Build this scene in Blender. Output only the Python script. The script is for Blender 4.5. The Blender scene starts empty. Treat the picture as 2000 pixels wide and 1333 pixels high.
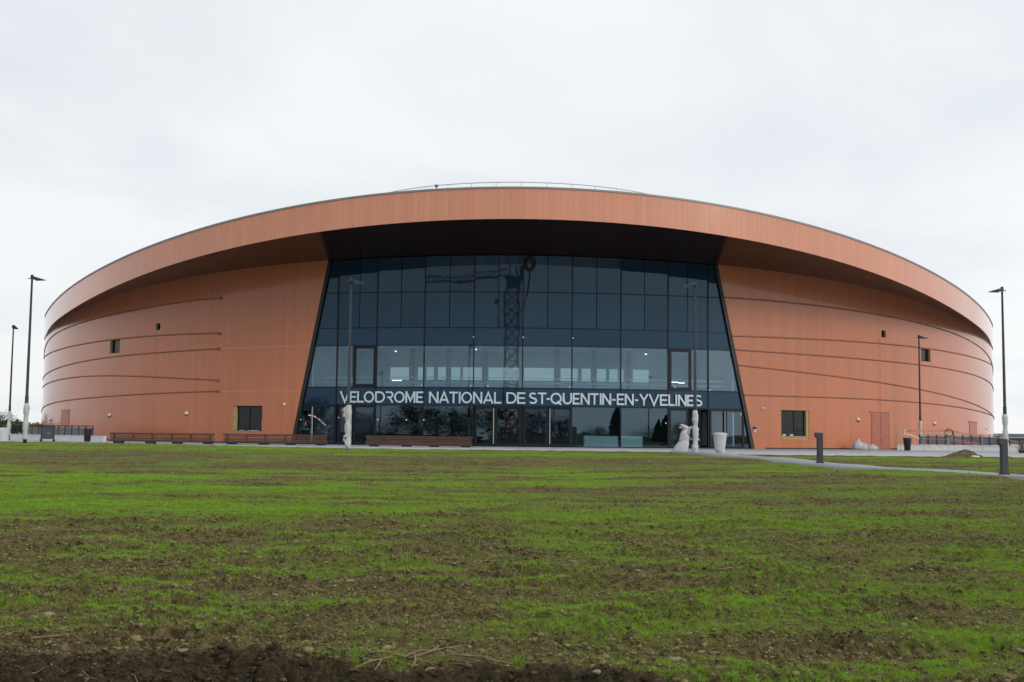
import bpy, math, random
import numpy as np
from mathutils import Vector, Matrix
random.seed(7); RNG = np.random.default_rng(11)
SC = bpy.context.scene; COL = SC.collection
# ------------------------------------------------------------------ camera
F = 2250.0; CAMZ = 1.2; PX, PY = 1000.0, 666.5
PITCH = math.atan((846.0 - PY) / F); ROLL = math.radians(.62)
cd = bpy.data.cameras.new('camera'); cam = bpy.data.objects.new('camera', cd); COL.objects.link(cam)
cd.sensor_width = 36.0; cd.lens = F / 2000 * 36.0; cd.clip_start = .05; cd.clip_end = 6000
cam.matrix_world = Matrix.Translation((0, 0, CAMZ)) @ Matrix.Rotation(math.pi/2 + PITCH, 4, 'X') @ Matrix.Rotation(ROLL, 4, 'Z')
SC.camera = cam
# ------------------------------------------------------------------ sky, sun, exposure
SUN_EL, SUN_AZ = math.radians(20.5), math.radians(131)     # azimuth clockwise from +Y: to the right and behind us
w = bpy.data.worlds.new('World'); SC.world = w; w.use_nodes = True
nt = w.node_tree; N = nt.nodes; L = nt.links; N.clear()
out = N.new('ShaderNodeOutputWorld'); bg = N.new('ShaderNodeBackground'); bg.inputs['Strength'].default_value = .1
sky = N.new('ShaderNodeTexSky'); sky.sky_type = 'NISHITA'; sky.sun_disc = False; sky.sun_elevation = SUN_EL; sky.sun_rotation = SUN_AZ
tc = N.new('ShaderNodeTexCoord'); sep = N.new('ShaderNodeSeparateXYZ'); L.new(tc.outputs['Generated'], sep.inputs[0])
def wmath(op, a, b=None, c=None):
    m = N.new('ShaderNodeMath'); m.operation = op
    for i, v in enumerate((a, b, c)):
        if v is None: continue
        if isinstance(v, (int, float)): m.inputs[i].default_value = v
        else: L.new(v, m.inputs[i])
    return m.outputs[0]
zz = wmath('ADD', wmath('ABSOLUTE', sep.outputs['Z']), .16)
cmb = N.new('ShaderNodeCombineXYZ'); L.new(wmath('DIVIDE', sep.outputs['X'], zz), cmb.inputs[0]); L.new(wmath('DIVIDE', sep.outputs['Y'], zz), cmb.inputs[1])
nz = N.new('ShaderNodeTexNoise'); nz.inputs['Scale'].default_value = .85; nz.inputs['Detail'].default_value = 7; nz.inputs['Roughness'].default_value = .52; nz.inputs['Distortion'].default_value = .35
L.new(cmb.outputs[0], nz.inputs['Vector'])
cr = N.new('ShaderNodeValToRGB'); e = cr.color_ramp.elements
e[0].position = .36; e[0].color = (.775, .82, .87, 1); e[1].position = .57; e[1].color = (.93, .945, .96, 1)
L.new(nz.outputs['Fac'], cr.inputs[0])
# thin cloud is brighter round the hidden sun
sdir = (math.sin(SUN_AZ)*math.cos(SUN_EL), math.cos(SUN_AZ)*math.cos(SUN_EL), math.sin(SUN_EL))
vd = N.new('ShaderNodeVectorMath'); vd.operation = 'DOT_PRODUCT'; L.new(tc.outputs['Generated'], vd.inputs[0]); vd.inputs[1].default_value = sdir
glow = wmath('MULTIPLY_ADD', wmath('POWER', wmath('MAXIMUM', wmath('MULTIPLY_ADD', vd.outputs['Value'], .5, .5), 0), 6.0), .45, wmath('MULTIPLY_ADD', sep.outputs['X'], .055, .985))
sc_ = N.new('ShaderNodeVectorMath'); sc_.operation = 'SCALE'; L.new(cr.outputs[0], sc_.inputs[0]); L.new(wmath('MULTIPLY', glow, 10.0), sc_.inputs['Scale'])
mx = N.new('ShaderNodeMix'); mx.data_type = 'RGBA'; mx.inputs[0].default_value = .94
L.new(sky.outputs[0], mx.inputs[6]); L.new(sc_.outputs[0], mx.inputs[7]); L.new(mx.outputs[2], bg.inputs['Color']); L.new(bg.outputs[0], out.inputs[0])
sd = bpy.data.lights.new('sun', 'SUN'); sd.energy = 1.0; sd.angle = math.radians(17); sd.color = (1, .95, .88)
so = bpy.data.objects.new('sun', sd); COL.objects.link(so); so.location = (60, 0, 60)
so.rotation_euler = Vector(sdir).to_track_quat('Z', 'Y').to_euler()
SC.view_settings.view_transform = 'Standard'; SC.view_settings.look = 'None'; SC.view_settings.exposure = 0.07; SC.view_settings.gamma = 1
SC.cycles.transparent_max_bounces = 16; SC.cycles.max_bounces = 8
# ------------------------------------------------------------------ helpers
D0, R, CX = 100.0, 61.6, .8; CY = D0 + R
def ray(px, py):
    x = (px-PX)/F; y = -(py-PY)/F; c, s = math.cos(ROLL), math.sin(ROLL)
    x, y = c*x - s*y, s*x + c*y; cp, sp = math.cos(PITCH), math.sin(PITCH)
    return Vector((x, cp - sp*y, sp + cp*y))
def at(px, py, Y):                      # the point at distance Y that the photo shows at a pixel
    d = ray(px, py); t = Y/d.y; return Vector((d.x*t, Y, CAMZ + d.z*t))
def on_ground(px, py, z=0):
    d = ray(px, py); t = (z-CAMZ)/d.z; return Vector((d.x*t, d.y*t, z))
def cyl(px, py, rf=R):                  # (angle, height) on the round wall
    d = ray(px, py); d = d/d.y; ph = 0
    for _ in range(60):
        r = rf(ph) if callable(rf) else rf
        a = d.x**2 + 1; b = -2*(d.x*CX + CY); c = CX*CX + CY*CY - r*r; q = max(b*b - 4*a*c, 0)
        t = (-b - math.sqrt(q))/(2*a); ph = .5*ph + .5*math.atan2(t*d.x - CX, CY - t)
    return ph, CAMZ + t*d.z
def P(ph, z, r=R): return Vector((CX + r*math.sin(ph), CY - r*math.cos(ph), z))
def smooth(a, b, x): t = np.clip((x-a)/(b-a), 0, 1); return t*t*(3-2*t)
def wloc(o):
    v = Vector((0, 0, 0))
    while o: v = v + o.location; o = o.parent
    return v
class MB:
    def __init__(s): s.v = []; s.f = []; s.m = []
    def face(s, pts, mi=0):
        n = len(s.v); s.v += [tuple(p) for p in pts]; s.f.append(tuple(range(n, n+len(pts)))); s.m.append(mi)
    def prism(s, a, b, mi=0):           # two matching outlines joined into a solid
        n = len(s.v); k = len(a); s.v += [tuple(p) for p in a] + [tuple(p) for p in b]
        s.f.append(tuple(range(n+k-1, n-1, -1))); s.f.append(tuple(range(n+k, n+2*k))); s.m += [mi, mi]
        for i in range(k):
            j = (i+1) % k; s.f.append((n+i, n+j, n+k+j, n+k+i)); s.m.append(mi)
    def box(s, c, d, rz=0, mi=0, taper=1.0):
        x, y, z = d[0]/2, d[1]/2, d[2]/2; q = Matrix.Rotation(rz, 3, 'Z'); c = Vector(c)
        lo = [c + q @ Vector(p) for p in ((-x, -y, -z), (x, -y, -z), (x, y, -z), (-x, y, -z))]
        hi = [c + q @ Vector((p[0]*taper, p[1]*taper, z)) for p in ((-x, -y), (x, -y), (x, y), (-x, y))]
        s.prism(lo, hi, mi)
    def tube(s, pts, r, n=8, mi=0, closed=False):
        pts = [Vector(p) for p in pts]; k = len(pts); base = len(s.v)
        rs = r if isinstance(r, (list, tuple)) else [r]*k
        for i, p in enumerate(pts):
            d = (pts[(i+1) % k] - pts[i-1]) if closed else (pts[min(i+1, k-1)] - pts[max(i-1, 0)])
            d = d.normalized() if d.length > 1e-9 else Vector((0, 0, 1))
            u = d.cross(Vector((0, 0, 1)) if abs(d.z) < .9 else Vector((1, 0, 0))).normalized(); v = d.cross(u)
            for j in range(n):
                a = 2*math.pi*j/n; s.v.append(tuple(p + (u*math.cos(a) + v*math.sin(a))*rs[i]))
        for i in range(k if closed else k-1):
            for j in range(n):
                i2 = (i+1) % k
                s.f.append((base+i*n+j, base+i*n+(j+1) % n, base+i2*n+(j+1) % n, base+i2*n+j)); s.m.append(mi)
        if not closed:
            s.f.append(tuple(base+j for j in range(n-1, -1, -1))); s.f.append(tuple(base+(k-1)*n+j for j in range(n))); s.m += [mi, mi]
    def rings(s, R_, mi=0, cap=True):   # list of rings (lists of points)
        b = len(s.v); n = len(R_[0])
        for r in R_: s.v += [tuple(p) for p in r]
        for i in range(len(R_)-1):
            for j in range(n):
                s.f.append((b+i*n+j, b+i*n+(j+1) % n, b+(i+1)*n+(j+1) % n, b+(i+1)*n+j)); s.m.append(mi)
        if cap:
            s.f.append(tuple(b+j for j in range(n-1, -1, -1))); s.f.append(tuple(b+(len(R_)-1)*n+j for j in range(n))); s.m += [mi, mi]
    def cbox(s, p0, p1, z0, z1, r0, r1, mi=0):   # block following the round wall
        k = max(1, int(abs(p1-p0)/math.radians(1.0)))
        for i in range(k):
            a = p0 + (p1-p0)*i/k; b = p0 + (p1-p0)*(i+1)/k
            s.prism([P(a, z0, r1), P(b, z0, r1), P(b, z0, r0), P(a, z0, r0)], [P(a, z1, r1), P(b, z1, r1), P(b, z1, r0), P(a, z1, r0)], mi)
    def build(s, name, mats, parent=None, shade=False):
        o_ = wloc(parent) if parent else Vector((0, 0, 0))
        me = bpy.data.meshes.new(name); me.from_pydata([(v[0]-o_.x, v[1]-o_.y, v[2]-o_.z) for v in s.v], [], s.f)
        for m in (mats if isinstance(mats, (list, tuple)) else [mats]): me.materials.append(m)
        me.polygons.foreach_set('material_index', s.m)
        if shade: me.polygons.foreach_set('use_smooth', [True]*len(s.f))
        me.update(); o = bpy.data.objects.new(name, me); COL.objects.link(o)
        if parent: o.parent = parent
        return o
def np_mesh(name, V, Fc, mat, attrs=None, shade=False):
    me = bpy.data.meshes.new(name); k = Fc.shape[1]
    me.vertices.add(len(V)); me.vertices.foreach_set('co', V.astype(np.float32).ravel())
    me.loops.add(Fc.size); me.loops.foreach_set('vertex_index', Fc.astype(np.int32).ravel())
    me.polygons.add(len(Fc)); me.polygons.foreach_set('loop_start', np.arange(0, Fc.size, k, dtype=np.int32))
    if shade: me.polygons.foreach_set('use_smooth', np.ones(len(Fc), dtype=bool))
    for n_, a in (attrs or {}).items():
        at_ = me.attributes.new(n_, 'FLOAT', 'POINT'); at_.data.foreach_set('value', a.astype(np.float32).ravel())
    me.materials.append(mat); me.update(calc_edges=True); me.validate()
    o = bpy.data.objects.new(name, me); COL.objects.link(o); return o
def tag(o, label=None, cat=None, group=None, kind=None):
    if label: o['label'] = label
    if cat: o['category'] = cat
    if group: o['group'] = group
    if kind: o['kind'] = kind
    return o
def empty(name, loc, label, cat, group=None):
    o = bpy.data.objects.new(name, None); o.empty_display_size = .3; COL.objects.link(o); o.location = loc
    return tag(o, label, cat, group)
def copy_tree(o, parent=None):
    c = o.copy(); COL.objects.link(c); c.parent = parent
    for ch in list(o.children): copy_tree(ch, c)
    return c
# ------------------------------------------------------------------ materials
def nodes(name):
    m = bpy.data.materials.new(name); m.use_nodes = True; t = m.node_tree; b = t.nodes['Principled BSDF']; return m, t, b
def addn(t, ty, **kw):
    n = t.nodes.new(ty)
    for k, v in kw.items(): setattr(n, k, v)
    return n
def fmath(t, op, a, b=None, c=None, clamp=False):
    m = t.nodes.new('ShaderNodeMath'); m.operation = op; m.use_clamp = clamp
    for i, v in enumerate((a, b, c)):
        if v is None: continue
        if isinstance(v, (int, float)): m.inputs[i].default_value = v
        else: t.links.new(v, m.inputs[i])
    return m.outputs[0]
def noise(t, scale, detail=4, rough=.55, stretch=None, space='Object'):
    c = addn(t, 'ShaderNodeTexCoord'); n = addn(t, 'ShaderNodeTexNoise'); n.inputs['Scale'].default_value = scale
    n.inputs['Detail'].default_value = detail; n.inputs['Roughness'].default_value = rough
    src = c.outputs[space]
    if stretch:
        mp = addn(t, 'ShaderNodeMapping'); mp.inputs['Scale'].default_value = stretch; t.links.new(src, mp.inputs[0]); src = mp.outputs[0]
    t.links.new(src, n.inputs['Vector']); return n.outputs['Fac']
def ramp(t, fac, stops):
    r = addn(t, 'ShaderNodeValToRGB'); el = r.color_ramp.elements
    while len(el) < len(stops): el.new(.5)
    for e_, (p, c) in zip(el, stops): e_.position = p; e_.color = (*c, 1)
    t.links.new(fac, r.inputs[0]); return r.outputs[0]
def mixc(t, fac, a, b, mode='MIX'):
    m = addn(t, 'ShaderNodeMix', data_type='RGBA', blend_type=mode)
    for i, v in ((0, fac), (6, a), (7, b)):
        if isinstance(v, (int, float)): m.inputs[i].default_value = v
        elif isinstance(v, tuple): m.inputs[i].default_value = (*v, 1)
        else: t.links.new(v, m.inputs[i])
    return m.outputs[2]
def bump(t, b, h, strength=.3, dist=.02):
    n = addn(t, 'ShaderNodeBump'); n.inputs['Strength'].default_value = strength; n.inputs['Distance'].default_value = dist
    t.links.new(h, n.inputs['Height']); t.links.new(n.outputs[0], b.inputs['Normal']); return n
def plain(name, col, rough=.5, metal=0., var=.15, scale=3., bmp=.0, stretch=None, spec=.5, detail=5):
    m, t, b = nodes(name); n = noise(t, scale, detail, .6, stretch)
    lo = tuple(c*(1-var) for c in col); hi = tuple(min(1, c*(1+var)) for c in col)
    t.links.new(ramp(t, n, [(.3, lo), (.7, hi)]), b.inputs['Base Color'])
    b.inputs['Roughness'].default_value = rough; b.inputs['Metallic'].default_value = metal; b.inputs['Specular IOR Level'].default_value = spec
    if bmp: bump(t, b, n, bmp, .02)
    return m
def copper(name, col, rough, spec, pitch=.41, joint=.34, ribs=True, metal=0., coat=1.0):
    m, t, b = nodes(name); c = addn(t, 'ShaderNodeTexCoord'); s = addn(t, 'ShaderNodeSeparateXYZ'); t.links.new(c.outputs['Object'], s.inputs[0])
    ang = fmath(t, 'ARCTAN2', s.outputs['X'], fmath(t, 'MULTIPLY', s.outputs['Y'], -1))
    u = fmath(t, 'MULTIPLY', ang, R/pitch); fr = fmath(t, 'FRACT', u); idn = fmath(t, 'FLOOR', u)
    d = fmath(t, 'ABSOLUTE', fmath(t, 'SUBTRACT', fr, .5))
    groove = fmath(t, 'MULTIPLY', fmath(t, 'SUBTRACT', d, .47), 45, clamp=True)      # the narrow joint between two panels
    wn = addn(t, 'ShaderNodeTexWhiteNoise', noise_dimensions='1D'); t.links.new(idn, wn.inputs['W'])
    coarse = noise(t, .06, 4, .6, (1, 1, .35)); fine = noise(t, 1.4, 6, .65, (1, 1, .12))
    v = fmath(t, 'ADD', fmath(t, 'MULTIPLY', wn.outputs['Value'], .07), fmath(t, 'ADD', fmath(t, 'MULTIPLY', coarse, .30), fmath(t, 'MULTIPLY', fine, .20)))
    cc = ramp(t, v, [(.16, tuple(x*.84 for x in col)), (.42, tuple(x*1.14 for x in col))])
    cc = mixc(t, fmath(t, 'MULTIPLY', groove, joint), cc, tuple(x*.35 for x in col))
    t.links.new(cc, b.inputs['Base Color']); b.inputs['Specular IOR Level'].default_value = spec; b.inputs['Metallic'].default_value = metal
    b.inputs['Coat Weight'].default_value = coat; b.inputs['Coat Roughness'].default_value = .10; b.inputs['Coat IOR'].default_value = 1.33
    t.links.new(fmath(t, 'MULTIPLY_ADD', wn.outputs['Value'], .06, rough), b.inputs['Roughness'])
    h = fmath(t, 'MULTIPLY', groove, -1)
    if ribs: h = fmath(t, 'ADD', h, fmath(t, 'MULTIPLY', fmath(t, 'SINE', fmath(t, 'MULTIPLY', u, 2*math.pi*5)), .10))
    h = fmath(t, 'ADD', h, fmath(t, 'MULTIPLY', noise(t, .5, 3, .5), .8))
    bump(t, b, h, .22, .010); return m
M = {}
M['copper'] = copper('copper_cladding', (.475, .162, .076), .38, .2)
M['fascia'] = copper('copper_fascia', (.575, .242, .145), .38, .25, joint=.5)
M['soffit'] = copper('copper_soffit', (.030, .013, .012), .10, .20, joint=.1, ribs=False, coat=0)  # same copper as the walls, shade under the canopy put into its colour
M['trim'] = plain('copper_trim', (.42, .155, .085), .4, 0, .12, 1.5)
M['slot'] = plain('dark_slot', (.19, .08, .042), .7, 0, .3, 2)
M['door'] = plain('red_door_paint', (.37, .118, .070), .38, 0, .08, 2)
M['frame'] = plain('dark_frame', (.009, .013, .021), .45, .0, .2, 4, spec=.2)
M['black'] = plain('black_reveal', (.006, .007, .01), .5, 0, .2, 4)
M['spandrel'] = None
M['letter'] = plain('pale_lettering', (.50, .62, .68), .4, 0, .06, 1)
M['pole'] = plain('dark_grey_pole', (.026, .033, .040), .5, .0, .15, 6, spec=.3)
M['bollard'] = plain('charcoal_bollard', (.022, .028, .042), .42, 0, .12, 5)
M['steel'] = plain('galvanised_steel', (.38, .40, .41), .35, .8, .12, 8)
M['coping'] = plain('grey_coping', (.24, .23, .23), .5, .3, .08, 4)
M['white_wall'] = plain('white_concrete', (.60, .61, .62), .75, 0, .10, 3, .1)
M['concrete'] = plain('concrete', (.34, .35, .37), .85, 0, .18, 1.2, .15)
M['roof'] = plain('roof_membrane', (.5, .5, .5), .8, 0, .1, .4)
M['insul'] = plain('mineral_wool', (.36, .30, .13), .95, 0, .35, 14, .4)
M['timber'] = plain('raw_timber', (.42, .28, .14), .8, 0, .25, 3, .2, (1, 1, 12))
M['bench'] = plain('stained_wood', (.085, .036, .022), .55, 0, .35, 2.5, .2, (.6, 8, 8))
M['bench_dark'] = plain('dark_stained_wood', (.055, .027, .019), .6, 0, .3, 2.5, .2, (.6, 8, 8))
M['foot'] = plain('dark_block', (.02, .022, .025), .8, 0, .2, 5)
M['binm'] = plain('black_bin_plastic', (.010, .013, .022), .45, 0, .15, 6)
M['orange'] = plain('orange_tape', (.50, .15, .085), .5, 0, .1, 8)
M['whitepl'] = plain('white_plastic', (.72, .72, .71), .4, 0, .08, 6)
M['pull'] = plain('satin_pull_bar', (.30, .31, .31), .4, .2, .08, 6)
M['wire'] = plain('black_cable', (.010, .010, .012), .5, 0, .1, 9)
M['mesh'] = plain('dark_mesh_panel', (.05, .06, .075), .6, 0, .2, 9)
M['railpanel'] = plain('grey_rail_panel', (.105, .11, .125), .45, 0, .12, 4)
M['inner'] = plain('interior_plaster', (.66, .70, .74), .85, 0, .06, .6)
M['innerdark'] = plain('dark_interior', (.05, .058, .066), .8, 0, .15, .5)
M['innerfloor'] = plain('interior_floor', (.22, .23, .24), .4, 0, .1, .7)
M['column'] = plain('concrete_column', (.40, .36, .33), .7, 0, .08, 2)
M['counter'] = plain('pale_green_counter', (.70, .86, .78), .5, 0, .04, 1)
M['crane'] = plain('red_crane_paint', (.52, .04, .04), .5, 0, .15, 2)
M['cranegrey'] = plain('crane_ballast', (.16, .16, .16), .8, 0, .15, 1)
M['stone'] = plain('pale_stone', (.27, .215, .155), .9, 0, .4, 22, .3)
M['stone_grey'] = plain('grey_stone', (.17, .145, .115), .9, 0, .4, 22, .3)
M['stone_red'] = plain('brick_stone', (.22, .125, .07), .9, 0, .35, 22, .3)
M['root'] = plain('dry_root', (.19, .135, .07), .85, 0, .3, 14, .2)
M['heap'] = plain('spoil_soil', (.115, .088, .048), 1, 0, .6, 7, .8, spec=.1)
M['bark'] = plain('bark', (.09, .07, .05), .9, 0, .3, 6, .5, (1, 1, .3))
def plastic(name, col):
    m, t, b = nodes(name); n = noise(t, 11, 6, .68, (1, 1, .4)); t.links.new(ramp(t, n, [(.3, tuple(c*.86 for c in col)), (.65, col)]), b.inputs['Base Color'])
    b.inputs['Roughness'].default_value = .32; b.inputs['Subsurface Weight'].default_value = .15; b.inputs['Subsurface Radius'].default_value = (.05, .05, .05)
    bump(t, b, n, 1.0, .10); return m
M['wrap'] = plastic('crumpled_white_plastic', (.54, .55, .57)); M['sack'] = plastic('white_woven_sack', (.56, .54, .56))
def emis(name, col, s):
    m, t, b = nodes(name); b.inputs['Base Color'].default_value = (*col, 1); b.inputs['Emission Color'].default_value = (*col, 1); b.inputs['Emission Strength'].default_value = s
    n = noise(t, 1.2, 3); t.links.new(ramp(t, n, [(.2, tuple(c*.9 for c in col)), (.8, col)]), b.inputs['Emission Color']); return m
M['lampglow'] = emis('ceiling_lamp_glow', (1, .93, .78), 2.4)
M['litwin'] = emis('lit_inner_window', (.66, .80, .77), .27)
def glass(name, tint, f0=1.52, wob=.5):
    m, t, b = nodes(name); t.nodes.remove(b); o = t.nodes['Material Output']
    tr = addn(t, 'ShaderNodeBsdfTransparent'); tr.inputs[0].default_value = (*tint, 1)
    gl = addn(t, 'ShaderNodeBsdfGlossy'); gl.inputs['Roughness'].default_value = .004; gl.inputs[0].default_value = (.62, .82, .95, 1)
    fr = addn(t, 'ShaderNodeFresnel'); fr.inputs[0].default_value = f0
    n = addn(t, 'ShaderNodeBump'); n.inputs['Strength'].default_value = wob; n.inputs['Distance'].default_value = .0035
    t.links.new(noise(t, .75, 1, .5), n.inputs['Height']); t.links.new(n.outputs[0], gl.inputs['Normal']); t.links.new(n.outputs[0], fr.inputs['Normal'])
    mx_ = addn(t, 'ShaderNodeMixShader'); t.links.new(fr.outputs[0], mx_.inputs[0]); t.links.new(tr.outputs[0], mx_.inputs[1]); t.links.new(gl.outputs[0], mx_.inputs[2])
    t.links.new(mx_.outputs[0], o.inputs[0]); return m
M['glass'] = glass('vision_glass', (.80, .90, .95), 1.62); M['doorglass'] = glass('door_glass', (.76, .86, .92), 1.55, .9)
m, t, b = nodes('spandrel_glass'); oi = addn(t, 'ShaderNodeObjectInfo')
t.links.new(ramp(t, oi.outputs['Random'], [(0, (.004, .018, .046)), (1, (.010, .032, .070))]), b.inputs['Base Color'])
b.inputs['Roughness'].default_value = .02; b.inputs['Specular IOR Level'].default_value = .42; b.inputs['Specular Tint'].default_value = (.60, .86, 1, 1)
bump(t, b, noise(t, .75, 1, .5), .5, .0035); M['spandrel'] = m
M['winglass'] = plain('dark_window_glass', (.005, .008, .009), .03, 0, .2, 1, spec=.32)
# ------------------------------------------------------------------ noise fields for the ground
def gnoise(x, y, seed=0):
    xi = np.floor(x).astype(np.int64); yi = np.floor(y).astype(np.int64); fx = x-xi; fy = y-yi
    def g(i, j):
        h = (i*374761393 + j*668265263 + seed*974634177) & 0xffffffff
        h = ((h ^ (h >> 13))*1274126177) & 0xffffffff; a = ((h ^ (h >> 16)) & 0xffff)/65536.0*2*np.pi
        return np.cos(a), np.sin(a)
    u = fx*fx*fx*(fx*(fx*6-15)+10); v = fy*fy*fy*(fy*(fy*6-15)+10)
    def d(i, j): gx, gy = g(xi+i, yi+j); return gx*(fx-i) + gy*(fy-j)
    a = d(0, 0); b_ = d(1, 0); c = d(0, 1); e_ = d(1, 1)
    return ((a+(b_-a)*u) + ((c+(e_-c)*u) - (a+(b_-a)*u))*v)*1.45
def ridge_y(x): return np.interp(x, [-8, -4, -2.2, -1.5, -1.1, 0, .9, 2, 5], [8.5, 8.4, 8.36, 8.3, 8.12, 7.84, 7.55, 7.1, 6.5]) + .10*gnoise(x/.9, x*0+.3, 3) + .07*gnoise(x/.3, x*0+.7, 4) + .06*gnoise(x/.12, x*0+.2, 5) + .10*gnoise(x/.5, x*0+.9, 6)
PATH = [(12.0, 76.0, 1.15), (12.3, 66.0, 1.15), (12.75, 50.0, 1.1), (13.2, 44.0, 1.1), (15.3, 35.0, 1.1), (18.6, 26.0, 1.1), (24.5, 14.0, 1.1)]
def path_x(y): return np.interp(y, [p[1] for p in PATH][::-1], [p[0] for p in PATH][::-1])
def plaza_edge(x): return np.where(x < path_x(72.0)+1.0, 79.5 + .25*gnoise(x/2.2, x*0, 8), 71.3 + .5*gnoise(x/1.6, x*0, 9))
def lawn_base(x, y):
    z = -.42 + .42*smooth(8, 60 - 24*smooth(3, 13, x), y)
    z = z + .22*smooth(-6, -34, x)*smooth(30, 82, y)
    z = z + .05*gnoise(x/9, y/5, 21)*smooth(6, 12, y)*(1-smooth(60, 78, y))
    r = ridge_y(x); z = z - .42*smooth(0, .75, r-y) - .25*smooth(.8, 4, r-y)
    return z
def scarp(x, y): return gnoise(x/6.5, y/2.1, 38) + .16*gnoise(x/.8, y/.7, 39)
def detail_z(x, y):
    fall = 1-smooth(45, 78, y)
    f = .040*gnoise(x/2.6, y/.75, 31) + .030*gnoise(x/1.1, y/.38, 32)
    f = f + .045*smooth(-.06, .05, gnoise(x/3.2, y/.95, 35)+.12*gnoise(x/.35, y/.3, 36))*(1-smooth(20, 40, y))
    f = f + .026*np.abs(gnoise(x/.55, y/.33, 33)) + .025*np.maximum(gnoise(x/5, y/.6, 34), 0)
    f = f + .11*gnoise(x/14, y/5.5, 37)*smooth(18, 30, y) + .075*smooth(-.05, .05, scarp(x, y))*smooth(18, 28, y)
    return f*fall
def clod_z(x, y):
    k = 1-smooth(16, 36, y); bank = smooth(-.05, .5, ridge_y(x)-y)
    a = 1.35*np.abs(gnoise(x/.17, y/.15, 41)); b_ = np.abs(gnoise(x/.075, y/.07, 42)); c = np.abs(gnoise(x/.035, y/.035, 43))
    lump = np.maximum(gnoise(x/.30, y/.26, 44), 0); rough = .55+.9*smooth(-.2, .35, gnoise(x/1.3, y/.7, 45))
    return 1.3*k*rough*((.040+.03*bank)*a + (.026+.012*bank)*b_ + .012*c + (.025+.07*bank)*lump)
def ground_z(x, y): return lawn_base(x, y) + detail_z(x, y) + clod_z(x, y)
def grass_mask(x, y):
    base = np.interp(y, [8, 9.3, 10.2, 11.3, 13.5, 17.5, 20.5, 24, 34, 42, 48, 53, 60, 90], [.42, .52, .46, .34, .36, .40, .62, .84, .84, .70, .60, .62, .82, .88])
    left = smooth(6, -10, x); base = base - .20*left*np.exp(-((y-48)/6)**2) - .10*left*np.exp(-((y-15)/4)**2) + .10*left*np.exp(-((y-23)/4)**2)
    right = smooth(0, 8, x); base = base + .10*right*np.exp(-((y-17)/5)**2) - .12*right*np.exp(-((y-32)/9)**2)
    n = .50*gnoise(x/4.5, y/1.6, 51) + .40*gnoise(x/1.5, y/.55, 52) + .30*gnoise(x/.4, y/.22, 53)
    far = smooth(16, 30, y); n2 = .5*gnoise(x/16, y/4.5, 54) + far*(.55*gnoise(x/7, y/3.2, 55) + .6*gnoise(x/22, y/8, 56) + .4*gnoise(x/2.6, y/1.8, 57))
    g = base - .10*far + .52*n + .42*n2 - .5*smooth(-.02, .12, ridge_y(x)-y)*smooth(3, 6, y)
    g = g - .75*far*np.exp(-((scarp(x, y)+.02)/.07)**2)*(.4+.6*smooth(-.2, .3, gnoise(x/5, y/4, 59)))
    g = np.maximum(g, (.22+.20*smooth(16, 34, y) + .18*gnoise(x/.9, y/.5, 58))*smooth(.0, .12, y-ridge_y(x)+.05))
    return np.clip(g, 0, 1)
# ------------------------------------------------------------------ the round hall
def rimr(ph):                           # plan of the roof edge: deep over the entrance, dying into the wall at the sides
    a = abs(math.degrees(ph)); return R + .10 + (11.7*math.cos(math.radians(a*90/66))**2 if a < 66 else 0)
T_ = [(90,617),(92,611),(99.6,597),(114.5,579),(134,563),(159,548),(192,529),(225,513),(258,497),(298,480),(340,463.5),(404,439),(468,422),(532,409),(600,398),(690,384),(802,374.5),(915,370),(1023,369),(1140,372),(1275,382),(1380,395.7),(1446,405),(1512,419.6),(1578,436),(1644,457.6),(1700,479),(1746,499),(1795.5,519.6),(1845,545),(1878,566),(1903,585.6),(1924,609),(1937.4,628.5),(1939,635)]
B_ = [(89,659),(93,647),(103,635),(126,612),(159,592),(192,575),(225,560),(258,547),(307.5,528),(340,516),(404,496),(468,480),(532,466),(596,455),(660,448),(825,432.5),(960,429),(1050,430),(1185,436.5),(1320,450.5),(1380,456),(1446,465),(1512,477),(1578,494),(1644,513),(1700,531),(1746,551),(1795.5,571.6),(1845,595.5),(1878,613.7),(1911,638),(1931,660),(1937,671)]
W_ = [(109.5,633.5),(142.5,606),(192,588),(241.5,571),(291,556),(340,545.6),(404,535),(468,525.6),(532,519),(596,513),(641,509),(1020,497),(1401.5,518),(1446,523),(1512,531),(1578,540),(1644,550),(1700,561),(1746,575),(1795,591),(1845,610),(1894.5,635)]
def fit(pts, rf, deg):
    A = np.array([cyl(x, y, rf) for x, y in pts]); A[:, 0] = np.degrees(A[:, 0])/60
    A = np.vstack([A, np.column_stack([-A[:, 0], A[:, 1]])]); return np.polyfit(A[:, 0], A[:, 1], deg)
pT, pB, pW = fit(T_, rimr, 8), fit(B_, rimr, 8), fit(W_, R, 4)
print('rim', [(v, round(float(np.polyval(pT, v/60)), 2), round(float(np.polyval(pB, v/60)), 2), round(float(np.polyval(pW, v/60)), 2)) for v in (0, 10, 20, 30, 40, 50, 55, 60, 63, 65)])
def ev(p, ph, lim): return float(np.polyval(p, min(abs(math.degrees(ph)), lim)/60))
def zT(ph): return ev(pT, ph, 63)
def zB(ph): return ev(pB, ph, 63)
def zW(ph): return max(ev(pW, ph, 63), zB(ph)-.2) if abs(math.degrees(ph)) > 55 else ev(pW, ph, 63)
hall = empty('velodrome', (CX, CY, 0), 'huge round copper coloured velodrome with a dark glass entrance front', 'building')
D = math.radians
def arc_list():
    a = [i*.5 for i in range(-200, 201)]; return [D(v) for v in a] + [D(v) for v in range(104, 257, 4)]
ARC = arc_list()
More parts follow.
